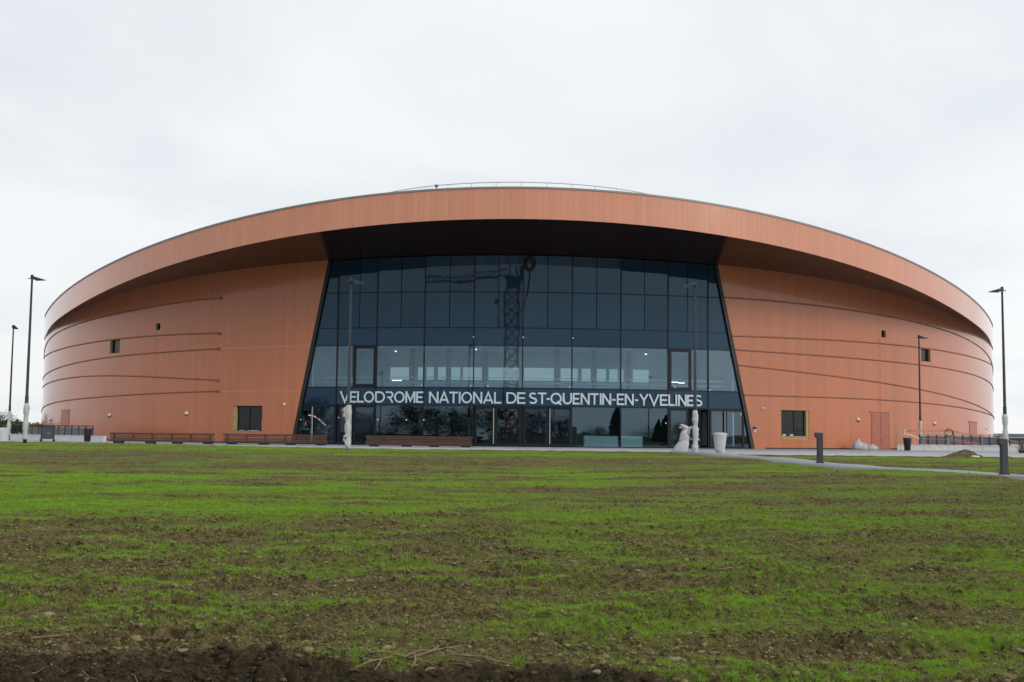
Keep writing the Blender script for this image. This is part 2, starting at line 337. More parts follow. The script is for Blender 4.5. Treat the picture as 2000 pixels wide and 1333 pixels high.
# slanted sides of the glass front as angle(z)
eL0, eL1 = cyl(568, 866), cyl(641, 509.5); eR0, eR1 = cyl(1474, 876), cyl(1402, 518.5)
def edge(e0, e1, z): return e0[0] + (e1[0]-e0[0])*(z-e0[1])/(e1[1]-e0[1])
def edL(z): return edge(eL0, eL1, z)
def edR(z): return edge(eR0, eR1, z)
# ---- openings in the copper wall (photo rectangles -> angle and height ranges)
def rect(px0, py0, px1, py1):
    ym, xm = (py0+py1)/2, (px0+px1)/2
    return cyl(px0, ym)[0], cyl(px1, ym)[0], cyl(xm, py1)[1], cyl(xm, py0)[1]
HOLES = dict(wl=rect(455, 793, 512, 842), wr=rect(1526, 802, 1580, 858), h1=rect(304, 632, 313, 645), h2=rect(215, 662, 234, 690), h3=rect(1721.5, 646, 1730, 659.5), h4=rect(1799, 680, 1817, 706.5))
def side_wall(sgn):
    lo = D(12) if sgn > 0 else D(-100); hi = D(100) if sgn > 0 else D(-12)
    cols = {round(a, 6) for a in ARC if lo <= a <= hi}; rows = {0.0, 3.0, 6.0, 9.0}; hs = []
    for h in HOLES.values():
        if lo < h[0] < hi:
            hs.append(h); cols |= {round(h[0], 6), round(h[1], 6)}; rows |= {round(h[2], 5), round(h[3], 5)}
    cols = sorted(cols); cols = [c for i, c in enumerate(cols) if i == 0 or c-cols[i-1] > 1e-5]
    rows = sorted(rows); mb = MB(); ed = edR if sgn > 0 else edL
    for a, b in zip(cols[:-1], cols[1:]):
        ma = (a+b)/2
        lev = rows + [None]
        for z0, z1 in zip(lev[:-1], lev[1:]):
            if z1 is not None and any(h[0]-1e-6 < ma < h[1]+1e-6 and h[2]-1e-4 < (z0+z1)/2 < h[3]+1e-4 for h in hs): continue
            q = [(a, z0), (b, z0), (b, zW(b)+.05 if z1 is None else z1), (a, zW(a)+.05 if z1 is None else z1)]
            # clip against the slanted side of the glass front
            f = lambda p: (p[0]-ed(p[1]))*sgn
            o_ = []
            for i in range(4):
                p, n_ = q[i], q[(i+1) % 4]; fp, fn = f(p), f(n_)
                if fp >= 0: o_.append(p)
                if (fp >= 0) != (fn >= 0):
                    tt = fp/(fp-fn); o_.append((p[0]+(n_[0]-p[0])*tt, p[1]+(n_[1]-p[1])*tt))
            if len(o_) >= 3: mb.face([P(p, z) for p, z in o_])
    return mb.build('wall', M['copper'], hall, True)
wall_l = side_wall(-1); wall_r = side_wall(1)
mb = MB(); back = [D(100)] + [D(v) for v in range(104, 257, 4)] + [D(260)]
for a, b in zip(back[:-1], back[1:]): mb.face([P(a, 0), P(b, 0), P(b, zW(D(100))+.05), P(a, zW(D(100))+.05)])
mb.build('rear_wall', M['copper'], hall, True)
mb = MB(); PL = [D(v) for v in range(-100, 260, 1)]
for a, b in zip(PL, PL[1:] + [PL[0]+2*math.pi]):
    if edL(0)-D(.5) < (a+b)/2 < edR(0)+D(.5): continue
    mb.cbox(a, b, -.05, .12, R+.015, R-.1)
mb.build('base_strip', M['black'], hall)
# ---- roof edge, soffit, coping, roof
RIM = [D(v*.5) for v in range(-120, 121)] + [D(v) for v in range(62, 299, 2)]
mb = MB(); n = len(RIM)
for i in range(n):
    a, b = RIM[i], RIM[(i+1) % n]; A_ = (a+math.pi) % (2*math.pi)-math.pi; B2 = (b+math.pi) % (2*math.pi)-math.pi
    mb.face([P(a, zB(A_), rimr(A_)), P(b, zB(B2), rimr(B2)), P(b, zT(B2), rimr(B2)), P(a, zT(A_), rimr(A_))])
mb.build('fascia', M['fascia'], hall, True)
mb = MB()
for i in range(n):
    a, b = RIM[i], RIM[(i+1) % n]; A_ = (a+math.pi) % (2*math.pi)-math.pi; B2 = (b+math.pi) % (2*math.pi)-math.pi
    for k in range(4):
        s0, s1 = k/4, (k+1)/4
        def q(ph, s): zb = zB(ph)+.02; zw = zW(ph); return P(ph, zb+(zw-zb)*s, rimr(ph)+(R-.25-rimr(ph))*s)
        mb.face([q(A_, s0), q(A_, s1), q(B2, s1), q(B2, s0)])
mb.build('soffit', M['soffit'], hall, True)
mb = MB()
for i in range(n):
    a, b = RIM[i], RIM[(i+1) % n]; A_ = (a+math.pi) % (2*math.pi)-math.pi; B2 = (b+math.pi) % (2*math.pi)-math.pi
    ra, rb = rimr(A_), rimr(B2); za, zb = zT(A_), zT(B2)
    mb.prism([P(a, za-.11, ra+.06), P(b, zb-.11, rb+.06), P(b, zb-.11, rb-.5), P(a, za-.11, ra-.5)], [P(a, za+.03, ra+.06), P(b, zb+.03, rb+.06), P(b, zb+.03, rb-.5), P(a, za+.03, ra-.5)])
mb.build('coping', M['coping'], hall)
def roof_pt(ph, s): A_ = (ph+math.pi) % (2*math.pi)-math.pi; return P(ph, zT(A_)+(28.5-zT(A_))*(1-(1-s)**2), rimr(A_)*(1-s))
mb = MB(); RF = [D(v) for v in range(0, 360, 3)]
for a, b in zip(RF, RF[1:] + [2*math.pi]):
    for k in range(10): mb.face([roof_pt(a, k/10), roof_pt(b, k/10), roof_pt(b, (k+1)/10), roof_pt(a, (k+1)/10)])
mb.build('roof', M['roof'], hall, True)
# ---- roof railing
mb = MB(); rr = 20.0; cyr = 135.2; top = []; mid = []
for i in range(-34, 35):
    a = i/34*D(80); x = .8+rr*math.sin(a)*1.0; y = cyr-rr*math.cos(a); top.append((x, y, 26.55)); mid.append((x, y, 26.05))
mb.tube(top, .045, 5); mb.tube(mid, .03, 5); mb.build('roof_railing', M['steel'], hall)
for i in range(-7, 8):
    a = D(7.4)*i; x = .8+rr*math.sin(a); y = cyr-rr*math.cos(a); mb = MB(); mb.tube([(x, y, 24.6), (x, y, 26.55)], .028, 5); mb.build('railing_post', M['steel'], hall)
mb = MB(); a = D(-28); x, y = .8+rr*math.sin(a)+.6, cyr-rr*math.cos(a); mb.box((x, y, 26.6), (.35, .2, .22)); mb.tube([(x-.1, y, 24.7), (x, y, 26.6)], .05, 5); mb.build('roof_sensor', M['frame'], hall)
# ---- grooves with their copper lip
GL = [[(430,583),(360,590.5),(291,600),(225,615),(159,631),(126,643),(103,658),(91,673)],
      [(428,651.5),(360,655),(291,657.5),(225,663),(159,673),(126,681.5),(93,693)],
      [(426,682),(340,688),(280,691.5),(220,698),(160,707.6),(120,717),(96,728),(86.5,736)],
      [(424,743.6),(340,739),(280,736.3),(220,734.5),(160,736.3),(120,741.6),(96,748.5),(86.5,754)],
      [(424,765),(340,768),(280,770.4),(220,774),(160,779.6),(120,784.5),(96,790.5),(86,796)]]
GR = [[(1414,582.3),(1500,587.5),(1560,593),(1663.5,608),(1732,619),(1801,633),(1853,648),(1888,663),(1915,681),(1934,703)],
      [(1429,657.6),(1500,659),(1560,662),(1698,671),(1801,680),(1870,691),(1905,700.5),(1936,713)],
      [(1436,685),(1500,687),(1560,692.5),(1663,701),(1767,711),(1836,718),(1888,729),(1922,742),(1937,753)],
      [(1442,714.8),(1500,720),(1560,727.4),(1663,740.5),(1767,756.5),(1836,769),(1888,785.5),(1932,806)],
      [(1453.6,772.4),(1500,773.8),(1560,775.3),(1663,779),(1767,785),(1836,791),(1888,799),(1936,812)]]
def groove(pts, left):
    A = np.array(sorted(cyl(x, y) for x, y in pts)); deg = np.degrees(A[:, 0]); p = np.polyfit(A[:, 0], A[:, 1], 4 if len(pts) > 7 else 3)
    a0, a1 = A[0, 0], A[-1, 0]
    ext = D(12)
    zs = lambda a: float(np.polyval(p, a)) if a0 <= a <= a1 else float(np.polyval(p, a0 if a < a0 else a1)) + (a-(a0 if a < a0 else a1))*float(np.polyval(np.polyder(p), a0 if a < a0 else a1))
    if left: a0 -= ext
    else: a1 += ext
    k = int((a1-a0)/D(.5)); S = [a0+(a1-a0)*i/k for i in range(k+1)]; mb = MB()
    for a, b in zip(S[:-1], S[1:]):
        za, zb = zs(a), zs(b)
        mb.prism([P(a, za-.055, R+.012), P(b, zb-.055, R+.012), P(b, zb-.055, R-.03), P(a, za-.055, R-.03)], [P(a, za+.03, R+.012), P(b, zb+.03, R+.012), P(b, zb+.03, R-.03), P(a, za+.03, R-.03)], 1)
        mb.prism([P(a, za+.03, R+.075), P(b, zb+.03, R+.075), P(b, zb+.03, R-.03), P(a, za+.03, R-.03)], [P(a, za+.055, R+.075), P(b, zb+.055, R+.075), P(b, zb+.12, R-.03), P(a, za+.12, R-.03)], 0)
    if left: mb.cbox(a1, a1+D(.2), zs(a1)-.12, zs(a1)+.10, R+.11, R-.03, 1)
    return mb.build('wall_groove', [M['trim'], M['slot']], hall)
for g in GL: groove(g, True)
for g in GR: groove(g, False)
for pts in ([(431,682),(520,678.5),(604,675)], [(430,765.3),(520,764),(587,764)]):
    A = [cyl(*q_) for q_ in pts]; mb = MB()
    for i in range(12):
        a = A[0][0]+(A[-1][0]-A[0][0])*i/12; b = A[0][0]+(A[-1][0]-A[0][0])*(i+1)/12; f_ = lambda v: float(np.interp(v, [q_[0] for q_ in A], [q_[1] for q_ in A]))
        mb.prism([P(a, f_(a)-.03, R+.03), P(b, f_(b)-.03, R+.03), P(b, f_(b)-.03, R-.02), P(a, f_(a)-.03, R-.02)], [P(a, f_(a)+.05, R+.03), P(b, f_(b)+.05, R+.03), P(b, f_(b)+.05, R-.02), P(a, f_(a)+.05, R-.02)])
    mb.build('wall_trim', M['fascia'], hall)
# ---- small windows with raw mineral wool reveals
def wall_window(h, name, split, wool_side, sill=None, glassmat=None):
    a0, a1, z0, z1 = h; dp = .55; g = (a1-a0); mb = MB(); th = D(.09)
    f = MB(); pm = MB()
    ri = R-.32
    # reveal faces
    rv = MB(); rv.prism([P(a0-th, z0, R-.01), P(a0, z0, R-.01), P(a0, z0, R-dp), P(a0-th, z0, R-dp)], [P(a0-th, z1, R-.01), P(a0, z1, R-.01), P(a0, z1, R-dp), P(a0-th, z1, R-dp)], 1 if wool_side < 0 else 0)
    rv.prism([P(a1, z0, R-.01), P(a1+th, z0, R-.01), P(a1+th, z0, R-dp), P(a1, z0, R-dp)], [P(a1, z1, R-.01), P(a1+th, z1, R-.01), P(a1+th, z1, R-dp), P(a1, z1, R-dp)], 1 if wool_side > 0 else 0)
    rv.cbox(a0, a1, z1, z1+.1, R-.01, R-dp, 0); rv.cbox(a0, a1, z0-.1, z0, R-.01, R-dp, 0)
    o = rv.build(name, [M['slot'], M['insul']], hall)
    zz0 = z0 if sill is None else sill
    w_ = D(.10)
    for x0, x1, y0, y1 in ((a0, a0+w_, zz0, z1), (a1-w_, a1, zz0, z1), (a0+w_, a1-w_, zz0, zz0+.09), (a0+w_, a1-w_, z1-.09, z1)): f.cbox(x0, x1, y0, y1, ri+.06, ri)
    if split: c = a0+g*.52; f.cbox(c-w_*.6, c+w_*.6, zz0+.09, z1-.09, ri+.06, ri)
    f.build('frame', M['frame'], o)
    pm.prism([P(a0+w_, zz0+.09, ri+.035), P(a1-w_, zz0+.09, ri+.035), P(a1-w_, zz0+.09, ri+.015), P(a0+w_, zz0+.09, ri+.015)], [P(a0+w_, z1-.09, ri+.035), P(a1-w_, z1-.09, ri+.035), P(a1-w_, z1-.09, ri+.015), P(a0+w_, z1-.09, ri+.015)])
    pm.build('pane', M['winglass'], o); return o
o = wall_window(HOLES['wl'], 'window', True, -1); a0, a1, z0, z1 = HOLES['wl']
mb = MB(); mb.cbox(a0, a0+D(.28), z0+.02, z1-.05, R-.06, R-.3, 1); mb.build('mineral_wool', [M['timber'], M['insul']], o); mb = MB()
for k in range(9): mb.cbox(a1-D(.04+.05*random.random()), a1, z0+.15+.1*k, z0+.26+.1*k, R-.03, R-.2, 1)
mb.build('mineral_wool', [M['timber'], M['insul']], o)
for c, w_ in ((.33, .16), (.56, .05), (.76, .3)):
    mb = MB(); mb.cbox(a0+(a1-a0)*(c-w_/2), a0+(a1-a0)*(c+w_/2), z0, z0+.07, R+.05, R-.2); mb.build('sill_bracket', M['steel'], o)
a0, a1, z0, z1 = HOLES['wr']; zs_ = cyl(1552, 851)[1]
o = wall_window(HOLES['wr'], 'window', True, 1, zs_); tag(o, 'window with yellow insulation and raw timber below it')
mb = MB(); mb.cbox(a0+D(.1), a1-D(.02), z0, zs_-.12, R-.05, R-.3, 0); mb.cbox(a0+D(.35), a1-D(.02), zs_-.12, zs_-.05, R+.04, R-.3, 0); mb.build('sill_timber', M['timber'], o)
mb = MB(); mb.cbox(a1-D(.26), a1-D(.02), z0+.1, z1, R-.04, R-.3); mb.build('mineral_wool', M['insul'], o); mb = MB(); mb.cbox(a0+D(.05), a0+D(.4), zs_-.3, zs_-.02, R-.02, R-.2); mb.build('mineral_wool', M['insul'], o)
mb = MB(); mb.cbox(a0+D(.15), a0+D(.42), zs_-.02, zs_+.10, R+.02, R-.2); mb.build('sill_bracket', M['white_wall'], o); mb = MB(); mb.cbox(a0+D(.9), a0+D(1.2), zs_-.02, zs_+.09, R+.02, R-.2); mb.build('sill_bracket', M['white_wall'], o)
for k, sd_ in (('h1', -1), ('h2', -1), ('h3', 1), ('h4', 1)): wall_window(HOLES[k], 'small_window', False, sd_)
# ---- doors in the copper wall
def wall_door(px0, py0, px1, py1, leaves):
    a0, a1, z0, z1 = rect(px0, py0, px1, py1); z0 = .02; mb = MB(); k = leaves; g = D(.03)
    for i in range(k): mb.cbox(a0+(a1-a0)*i/k+g, a0+(a1-a0)*(i+1)/k-g, z0, z1, R+.045, R-.05)
    o = mb.build('service_door', M['door'], hall); f = MB(); f.cbox(a0-D(.08), a0, z0, z1+.08, R+.05, R-.05); f.cbox(a1, a1+D(.08), z0, z1+.08, R+.05, R-.05); f.cbox(a0-D(.3), a1+D(.12), z1+.01, z1+.09, R+.10, R-.05)
    f.build('frame', M['trim'], o); am = (a0+a1)/2 if k == 2 else a0+(a1-a0)*.85
    h = MB(); h.cbox(am-D(.06), am-D(.03), .95, 1.15, R+.10, R+.045); h.build('handle', M['steel'], o); h = MB(); h.cbox(am-D(.10), am-D(.03), 1.25, 1.34, R+.08, R+.045); h.build('lock', M['steel'], o)
wall_door(1703, 806, 1736, 877, 2); wall_door(1894, 825, 1907, 870, 1); wall_door(120.5, 802, 134, 855, 1)
# ---- wall lamps and cameras on the copper wall
def dome(name, px, py, r, lab, lens, parent=None):
    ph, z = cyl(px, py); mb = MB(); c = P(ph, z, R+.02); nrm = Vector((math.sin(ph), -math.cos(ph), 0)); u = Vector((math.cos(ph), math.sin(ph), 0)); Rg = []
    for k in range(6):
        t_ = k/5*math.pi/2*.94; Rg.append([c + nrm*(r*1.1*math.sin(t_)) + (u*math.cos(a)+Vector((0, 0, 1))*math.sin(a))*(r*math.cos(t_)) for a in [2*math.pi*j/14 for j in range(14)]])
    mb.rings([[p-nrm*.04 for p in Rg[0]]] + Rg); o = mb.build(name, M['whitepl'], hall, True)
    if lens:
        lb = MB(); cc = c + nrm*(r*1.02); lb.rings([[cc + nrm*k*.03 + (u*math.cos(a)+Vector((0, 0, 1))*math.sin(a))*(r*.38*(1-.4*k)) for a in [2*math.pi*j/10 for j in range(10)]] for k in (0, 1)]); lb.build('lens', M['frame'], o)
    else:
        lb = MB(); lb.cbox(ph-r*.7/R, ph+r*.7/R, z-r*1.25, z-r*.75, R+.06+r*.5, R-.02); lb.build('bracket', M['pole'], o)
    return o
for x_, y_ in ((554.8, 790), (1490.5, 799)): dome('security_camera', x_, y_, .15, '', True)
for x_, y_ in ((99.5, 819), (214.5, 811), (364.8, 807.5), (1675.5, 819.5), (1824.5, 827), (1927, 838)): dome('wall_lamp', x_, y_, .17 if x_ != 1927 else .08, '', False)
ph, z = cyl(1473.5, 839.5); mb = MB(); mb.cbox(ph-.0021, ph+.0021, z-.23, z+.02, R+.09, R); o = mb.build('intercom', M['steel'], hall); mb = MB(); mb.cbox(ph-.0023, ph+.0023, z+.05, z+.24, R+.07, R); mb.cbox(ph-.001, ph+.001, z-.1, z-.04, R+.10, R+.09); mb.build('keypad', M['frame'], o)
# ------------------------------------------------------------------ glass front
RG = R-.22; cpx = lambda x: cyl(x, 720, RG)[0]
BX = [None, 658, 735, 828, 925, 1020.5, 1117, 1212.5, 1305, 1383, None]
bays = [edL(0)-D(.3)] + [cpx(x) for x in BX[1:-1]] + [edR(0)+D(.3)]
Z = [0.05, 3.53, 5.09, 8.79, 10.35, 13.5]
def chord(i, s, z, off=0):
    a, b = bays[i], bays[i+1]; p = P(a, z, RG)*(1-s) + P(b, z, RG)*s; m_ = (a+b)/2
    return p + Vector((math.sin(m_), -math.cos(m_), 0))*off
def bay_w(i): return (P(bays[i], 0, RG)-P(bays[i+1], 0, RG)).length
def s_of(i, ph):                         # position along the chord of bay i for an angle
    a, b = bays[i], bays[i+1]; m_ = (a+b)/2; h = (b-a)/2
    return .5 + .5*math.tan(ph-m_)/math.tan(h)
def clip_bay(i, poly, inset):
    q = poly
    for ed, sg in ((edL, 1), (edR, -1)):
        if not ((i == 0 and sg == 1) or (i == len(bays)-2 and sg == -1)): continue
        f = lambda p: (p[0]-(s_of(i, ed(p[1]))+sg*inset/bay_w(i)))*sg
        o_ = []
        for k in range(len(q)):
            p, n_ = q[k], q[(k+1) % len(q)]; fp, fn = f(p), f(n_)
            if fp >= 0: o_.append(p)
            if (fp >= 0) != (fn >= 0): tt = fp/(fp-fn); o_.append((p[0]+(n_[0]-p[0])*tt, p[1]+(n_[1]-p[1])*tt))
        q = o_
    return q
PR = random.Random(5)
def pane(i, s0, s1, z0, z1, mat, name='glass_pane', thick=.024, parent=None, inset=.33, tilt=.0009, off=0):
    mg = .035/bay_w(i); top_ = (lambda s: z1) if z1 is not None else (lambda s: zW(bays[i]+(bays[i+1]-bays[i])*s)-.03)
    q = clip_bay(i, [(s0+mg, z0+.035), (s1-mg, z0+.035), (s1-mg, top_(s1)-.035), (s0+mg, top_(s0)-.035)], inset)
    if len(q) < 3: return None
    tx, tz = PR.uniform(-tilt, tilt), PR.uniform(-tilt, tilt); sm = sum(p[0] for p in q)/len(q); zm = sum(p[1] for p in q)/len(q)
    mb = MB(); of = lambda s, z: off + (s-sm)*bay_w(i)*tx + (z-zm)*tz
    mb.prism([chord(i, s, z, of(s, z)) for s, z in q], [chord(i, s, z, of(s, z)-thick) for s, z in q])
    return mb.build(name, mat, parent or hall)
def bar(mb, i, s0, z0, s1, z1, wd, o0=.05, o1=-.16, mi=0):   # vertical or horizontal bar on the chord of bay i
    ws = wd/2/bay_w(i)
    if abs(s1-s0) < 1e-6: q = [(s0-ws, z0), (s0+ws, z0), (s0+ws, z1), (s0-ws, z1)]
    else: q = [(s0, z0-wd/2), (s1, z0-wd/2), (s1, z0+wd/2), (s0, z0+wd/2)]
    q = clip_bay(i, q, .20)
    if len(q) >= 3: mb.prism([chord(i, s, z, o0) for s, z in q], [chord(i, s, z, o1) for s, z in q], mi)
NB = len(bays)-1
for i in range(NB):
    end = i in (0, NB-1)
    half = [(0, 1)] if end else [(0, .5), (.5, 1)]
    if i in (1, NB-2): half = [(0, .55), (.55, 1)] if i == 1 else [(0, .48), (.48, 1)]
    for s0, s1 in half: pane(i, s0, s1, Z[5], None, M['spandrel']); pane(i, s0, s1, Z[4], Z[5], M['spandrel'])
    pane(i, 0, 1, Z[3], Z[4], M['spandrel']); pane(i, 0, 1, Z[1], Z[2], M['spandrel'])
    if i in (2, 3, 6, 7): pane(i, 0, 1, Z[0], Z[1], M['glass'])
    if i == 1: pane(i, 0, .40, Z[2], Z[3], M['glass'])
    elif i == NB-2: pane(i, .56, 1, Z[2], Z[3], M['glass'])
    else: pane(i, 0, 1, Z[2], Z[3], M['glass'])
mb = MB()
for i in range(NB):
    for z in Z[1:]: bar(mb, i, 0, z, 1, z, .075 if z > 6 else .10)
    bar(mb, i, 0, .03, 1, .03, .10)
    if i > 0: bar(mb, i, 0, 0.08, 0, zW(bays[i])-.02, .095, .075, -.2)
    if 0 < i < NB-1: bar(mb, i, .5 if i not in (1, NB-2) else (.55 if i == 1 else .48), Z[4]+.04, .5 if i not in (1, NB-2) else (.55 if i == 1 else .48), zW(bays[i])-.05, .020, .004, -.1)
mb.build('mullion_grid', M['frame'], hall)
for ed, sg in ((edL, 1), (edR, -1)):
    mb = MB(); dA = lambda m_: sg*m_/R
    mb.prism([P(ed(0)+dA(-.02), 0, R-.015), P(ed(0)+dA(.30), 0, R-.03), P(ed(0)+dA(.30), 0, R-.5), P(ed(0)+dA(-.02), 0, R-.5)], [P(ed(16.4)+dA(-.02), 16.42, R-.015), P(ed(16.4)+dA(.30), 16.42, R-.03), P(ed(16.4)+dA(.30), 16.42, R-.5), P(ed(16.4)+dA(-.02), 16.42, R-.5)])
    mb.build('edge_reveal', M['black'], hall)
def framed(i, s0, s1, z0, z1, name, fw, pane_mat, handle=None, off=.07):
    mb = MB(); w_ = fw/bay_w(i)
    for q in ([(s0, z0), (s0+w_, z0), (s0+w_, z1), (s0, z1)], [(s1-w_, z0), (s1, z0), (s1, z1), (s1-w_, z1)], [(s0+w_, z0), (s1-w_, z0), (s1-w_, z0+fw), (s0+w_, z0+fw)], [(s0+w_, z1-fw), (s1-w_, z1-fw), (s1-w_, z1), (s0+w_, z1)]):
        q = clip_bay(i, q, .22)
        if len(q) >= 3: mb.prism([chord(i, s, z, off) for s, z in q], [chord(i, s, z, -.10) for s, z in q])
    o = mb.build(name, M['frame'], hall)
    if pane_mat: pane(i, s0+w_*.6, s1-w_*.6, z0+fw*.6, z1-fw*.6, pane_mat, 'pane', .02, o, .25, .0015)
    if handle is not None:
        h = MB(); hs = (chord(i, handle, .25, off+.10), chord(i, handle, z1-.12, off+.10)); h.tube(hs, .045, 8)
        for zz_ in (.35, z1-.25): h.tube([chord(i, handle, zz_, off), chord(i, handle, zz_, off+.10)], .02, 6)
        h.build('pull_handle', M['pull'], o)
    return o
def sp(i, px, py=830): return s_of(i, cyl(px, py, RG)[0])
framed(1, sp(1, 690.5, 715), 1-.01, Z[2]+.06, Z[3]-.06, 'opening_window', .22, M['glass']); framed(NB-2, .02, sp(NB-2, 1350, 715), Z[2]+.06, Z[3]-.06, 'opening_window', .22, M['glass'])
for i, a, b, h in ((0, 586, 613, 611), (0, 614, 655, None), (1, 661, 689, 687), (1, 690.5, 734, None), (4, 927, 966, 964), (4, 967, 1018, None), (5, 1022, 1071, None), (5, 1072, 1116, 1073.5), (8, 1307, 1344, None), (9, 1386, 1416, 1414.5), (9, 1417, 1453, None)):
    framed(i, sp(i, a), sp(i, b), .08, Z[1]-.07, 'entrance_door', .15 if i not in (4, 5) else .2, M['doorglass'], None if h is None else sp(i, h))
pane(0, 0, sp(0, 586), Z[0], Z[1], M['glass'], inset=.3); pane(9, sp(9, 1453), 1, Z[0], Z[1], M['glass'], inset=.3)
# open door leaf swung inwards
mb = MB(); p0 = P(cyl(1384, 830, RG)[0], 0, RG-.12); dv = Vector((-.25, 1, 0)).normalized()*1.6
for a, b, z0, z1 in ((0, .1, .1, 3.4), (.9, 1, .1, 3.4), (.1, .9, .1, .25), (.1, .9, 3.25, 3.4)):
    q = [p0+dv*a, p0+dv*b, p0+dv*b+Vector((.05, .012, 0)), p0+dv*a+Vector((.05, .012, 0))]; mb.prism([Vector((p.x, p.y, z0)) for p in q], [Vector((p.x, p.y, z1)) for p in q])
mb.build('open_door_leaf', M['frame'], hall)
# ---- lettering
def ell(cx, cy, rx, ry, a0, a1, n=14): return [(cx+rx*math.cos(D(a0+(a1-a0)*i/n)), cy+ry*math.sin(D(a0+(a1-a0)*i/n))) for i in range(n+1)]
h_ = .075
def glyph(c, w):
    l, r, t_, b_ = h_, w-h_, 1-h_, h_
    if c == 'V': return [[(l*.7, 1), (w/2, .04), (w-l*.7, 1)]]
    if c == 'E': return [[(w, t_), (l, t_), (l, b_), (w, b_)], [(l, .5), (w-.06, .5)]]
    if c == 'L': return [[(l, 1), (l, b_), (w, b_)]]
    if c == 'O': return [ell(w/2, .5, w/2-h_, .5-h_, 90, 450, 28)]
    if c == 'Q': return [ell(w/2, .5, w/2-h_, .5-h_, 90, 450, 28), [(w*.62, .26), (w*.95, -.04)]]
    if c == 'D': return [[(l, b_), (l, t_), (w*.45, t_)] + ell(w*.45, .5, w*.55-h_, .5-h_, 80, -80, 12) + [(w*.45, b_), (l, b_)]]
    if c == 'R': return [[(0, t_), (w*.6, t_)] + ell(w*.6, .70, w*.4-h_, .225, 80, -80, 8) + [(w*.6, .475), (w*.22, .475)], [(w*.5, .475), (w*.93, 0)]]
    if c == 'M': return [[(l, 0), (l, 1)], [(l, 1), (w/2, .18), (r, 1)], [(r, 1), (r, 0)]]
    if c == 'N': return [[(l, 0), (l, 1)], [(l, .98), (r, .02)], [(r, 0), (r, 1)]]
    if c == 'A': return [[(l*.7, 0), (w/2, .96), (w-l*.7, 0)], [(w*.22, .28), (w*.78, .28)]]
    if c == 'T': return [[(0, t_), (w, t_)], [(w/2, t_), (w/2, 0)]]
    if c == 'I': return [[(w/2, 0), (w/2, 1)]]
    if c == 'U': return [[(l, 1), (l, .38)] + ell(w/2, .38, w/2-h_, .38-h_, 180, 360, 12) + [(r, 1)]]
    if c == 'Y': return [[(l*.7, 1), (w/2, .46), (w-l*.7, 1)], [(w/2, .46), (w/2, 0)]]
    if c == '-': return [[(0, .45), (w, .45)]]
    if c == 'S': return [ell(w/2, .735, w/2-h_*1.2, .265-h_, 35, 235, 10) + [(w*.5, .5)] + ell(w/2, .285, w/2-h_*.9, .285-h_, 60, -150, 12)]
TXT = [('V',664.5,683),('E',683.5,696.5),('L',698,711),('O',711,731),('D',733,752),('R',753.5,768.5),('O',770,790.5),('M',792,811.5),('E',813,826.5),('N',838,856.5),('A',858,877),('T',877.5,894.5),('I',896,900),('O',901,922),('N',924,942),('A',944,963.5),('L',965,979.5),('D',989,1009),('E',1010,1026),('S',1033,1049),('T',1050.5,1067),('-',1067.5,1073.5),('Q',1075,1097),('U',1099,1117),('E',1118.5,1132),('N',1134,1151.5),('T',1152.7,1169),('I',1171,1175),('N',1176,1193.5),('-',1195.5,1202),('E',1204.5,1218.5),('N',1220,1237.5),('-',1240,1246),('Y',1248.5,1266),('V',1267,1287),('E',1288.5,1303.5),('L',1305,1317),('I',1318.5,1322.5),('N',1324,1340.5),('E',1341.5,1354),('S',1356.5,1371)]
RL = RG+.10; zl1 = cyl(1000, 766.6, RL)[1]; zl0 = cyl(1000, 789, RL)[1]; HL = zl1-zl0
for c, x0, x1 in TXT:
    a0, a1 = cyl(x0, 778, RL)[0], cyl(x1, 778, RL)[0]; w_ = (a1-a0)*RL/HL; mb = MB()
    for st in glyph(c, w_):
        n_ = len(st); Lp, Rp = [], []
        for k in range(n_):
            p = Vector(st[k]); d0 = (p-Vector(st[k-1])).normalized() if k > 0 else None; d1 = (Vector(st[k+1])-p).normalized() if k < n_-1 else None
            if d0 is None: nn = Vector((-d1.y, d1.x)); sc = 1
            elif d1 is None: nn = Vector((-d0.y, d0.x)); sc = 1
            else:
                n0 = Vector((-d0.y, d0.x)); n1 = Vector((-d1.y, d1.x)); nn = (n0+n1); nn = nn.normalized() if nn.length > 1e-3 else n0; sc = min(1/max(.35, nn.dot(n0)), 2.2)
            Lp.append(p+nn*h_*sc); Rp.append(p-nn*h_*sc)
        for k in range(n_-1):
            q = [Lp[k], Rp[k], Rp[k+1], Lp[k+1]]; PT = lambda v, r_: P(a0+v.x*HL/RL, zl0+v.y*HL, r_)
            mb.prism([PT(v, RL+.06) for v in q], [PT(v, RL) for v in q])
    mb.build('letter', M['letter'], hall)
# ---- rooms behind the glass
def slab(z0, z1, r1, r0, mat, name, p0=edL(0)+D(.2), p1=edR(0)-D(.2)):
    mb = MB(); mb.cbox(p0, p1, z0, z1, r1, r0); return mb.build(name, mat, hall)
slab(-.10, 0.015, R-.3, R-20, M['innerfloor'], 'entrance_floor'); slab(3.75, 4.95, R-.45, R-20, M['inner'], 'floor_slab'); slab(8.95, 10.2, R-.45, R-20, M['inner'], 'floor_slab')
slab(0.015, 3.75, R-13, R-13.4, M['innerdark'], 'rear_partition'); slab(10.2, 16.3, R-1.2, R-1.5, M['black'], 'backing_wall', edL(10)+D(.4), edR(10)-D(.4))
for a0_, a1_ in ((edL(5)+D(.6), edL(5)+D(.75)), (edR(5)-D(.75), edR(5)-D(.6))):
    mb = MB(); mb.cbox(a0_, a1_, 0.015, 3.75, R-.6, R-13); mb.cbox(a0_, a1_, 4.95, 8.95, R-.6, R-13); mb.build('side_partition', M['inner'], hall)
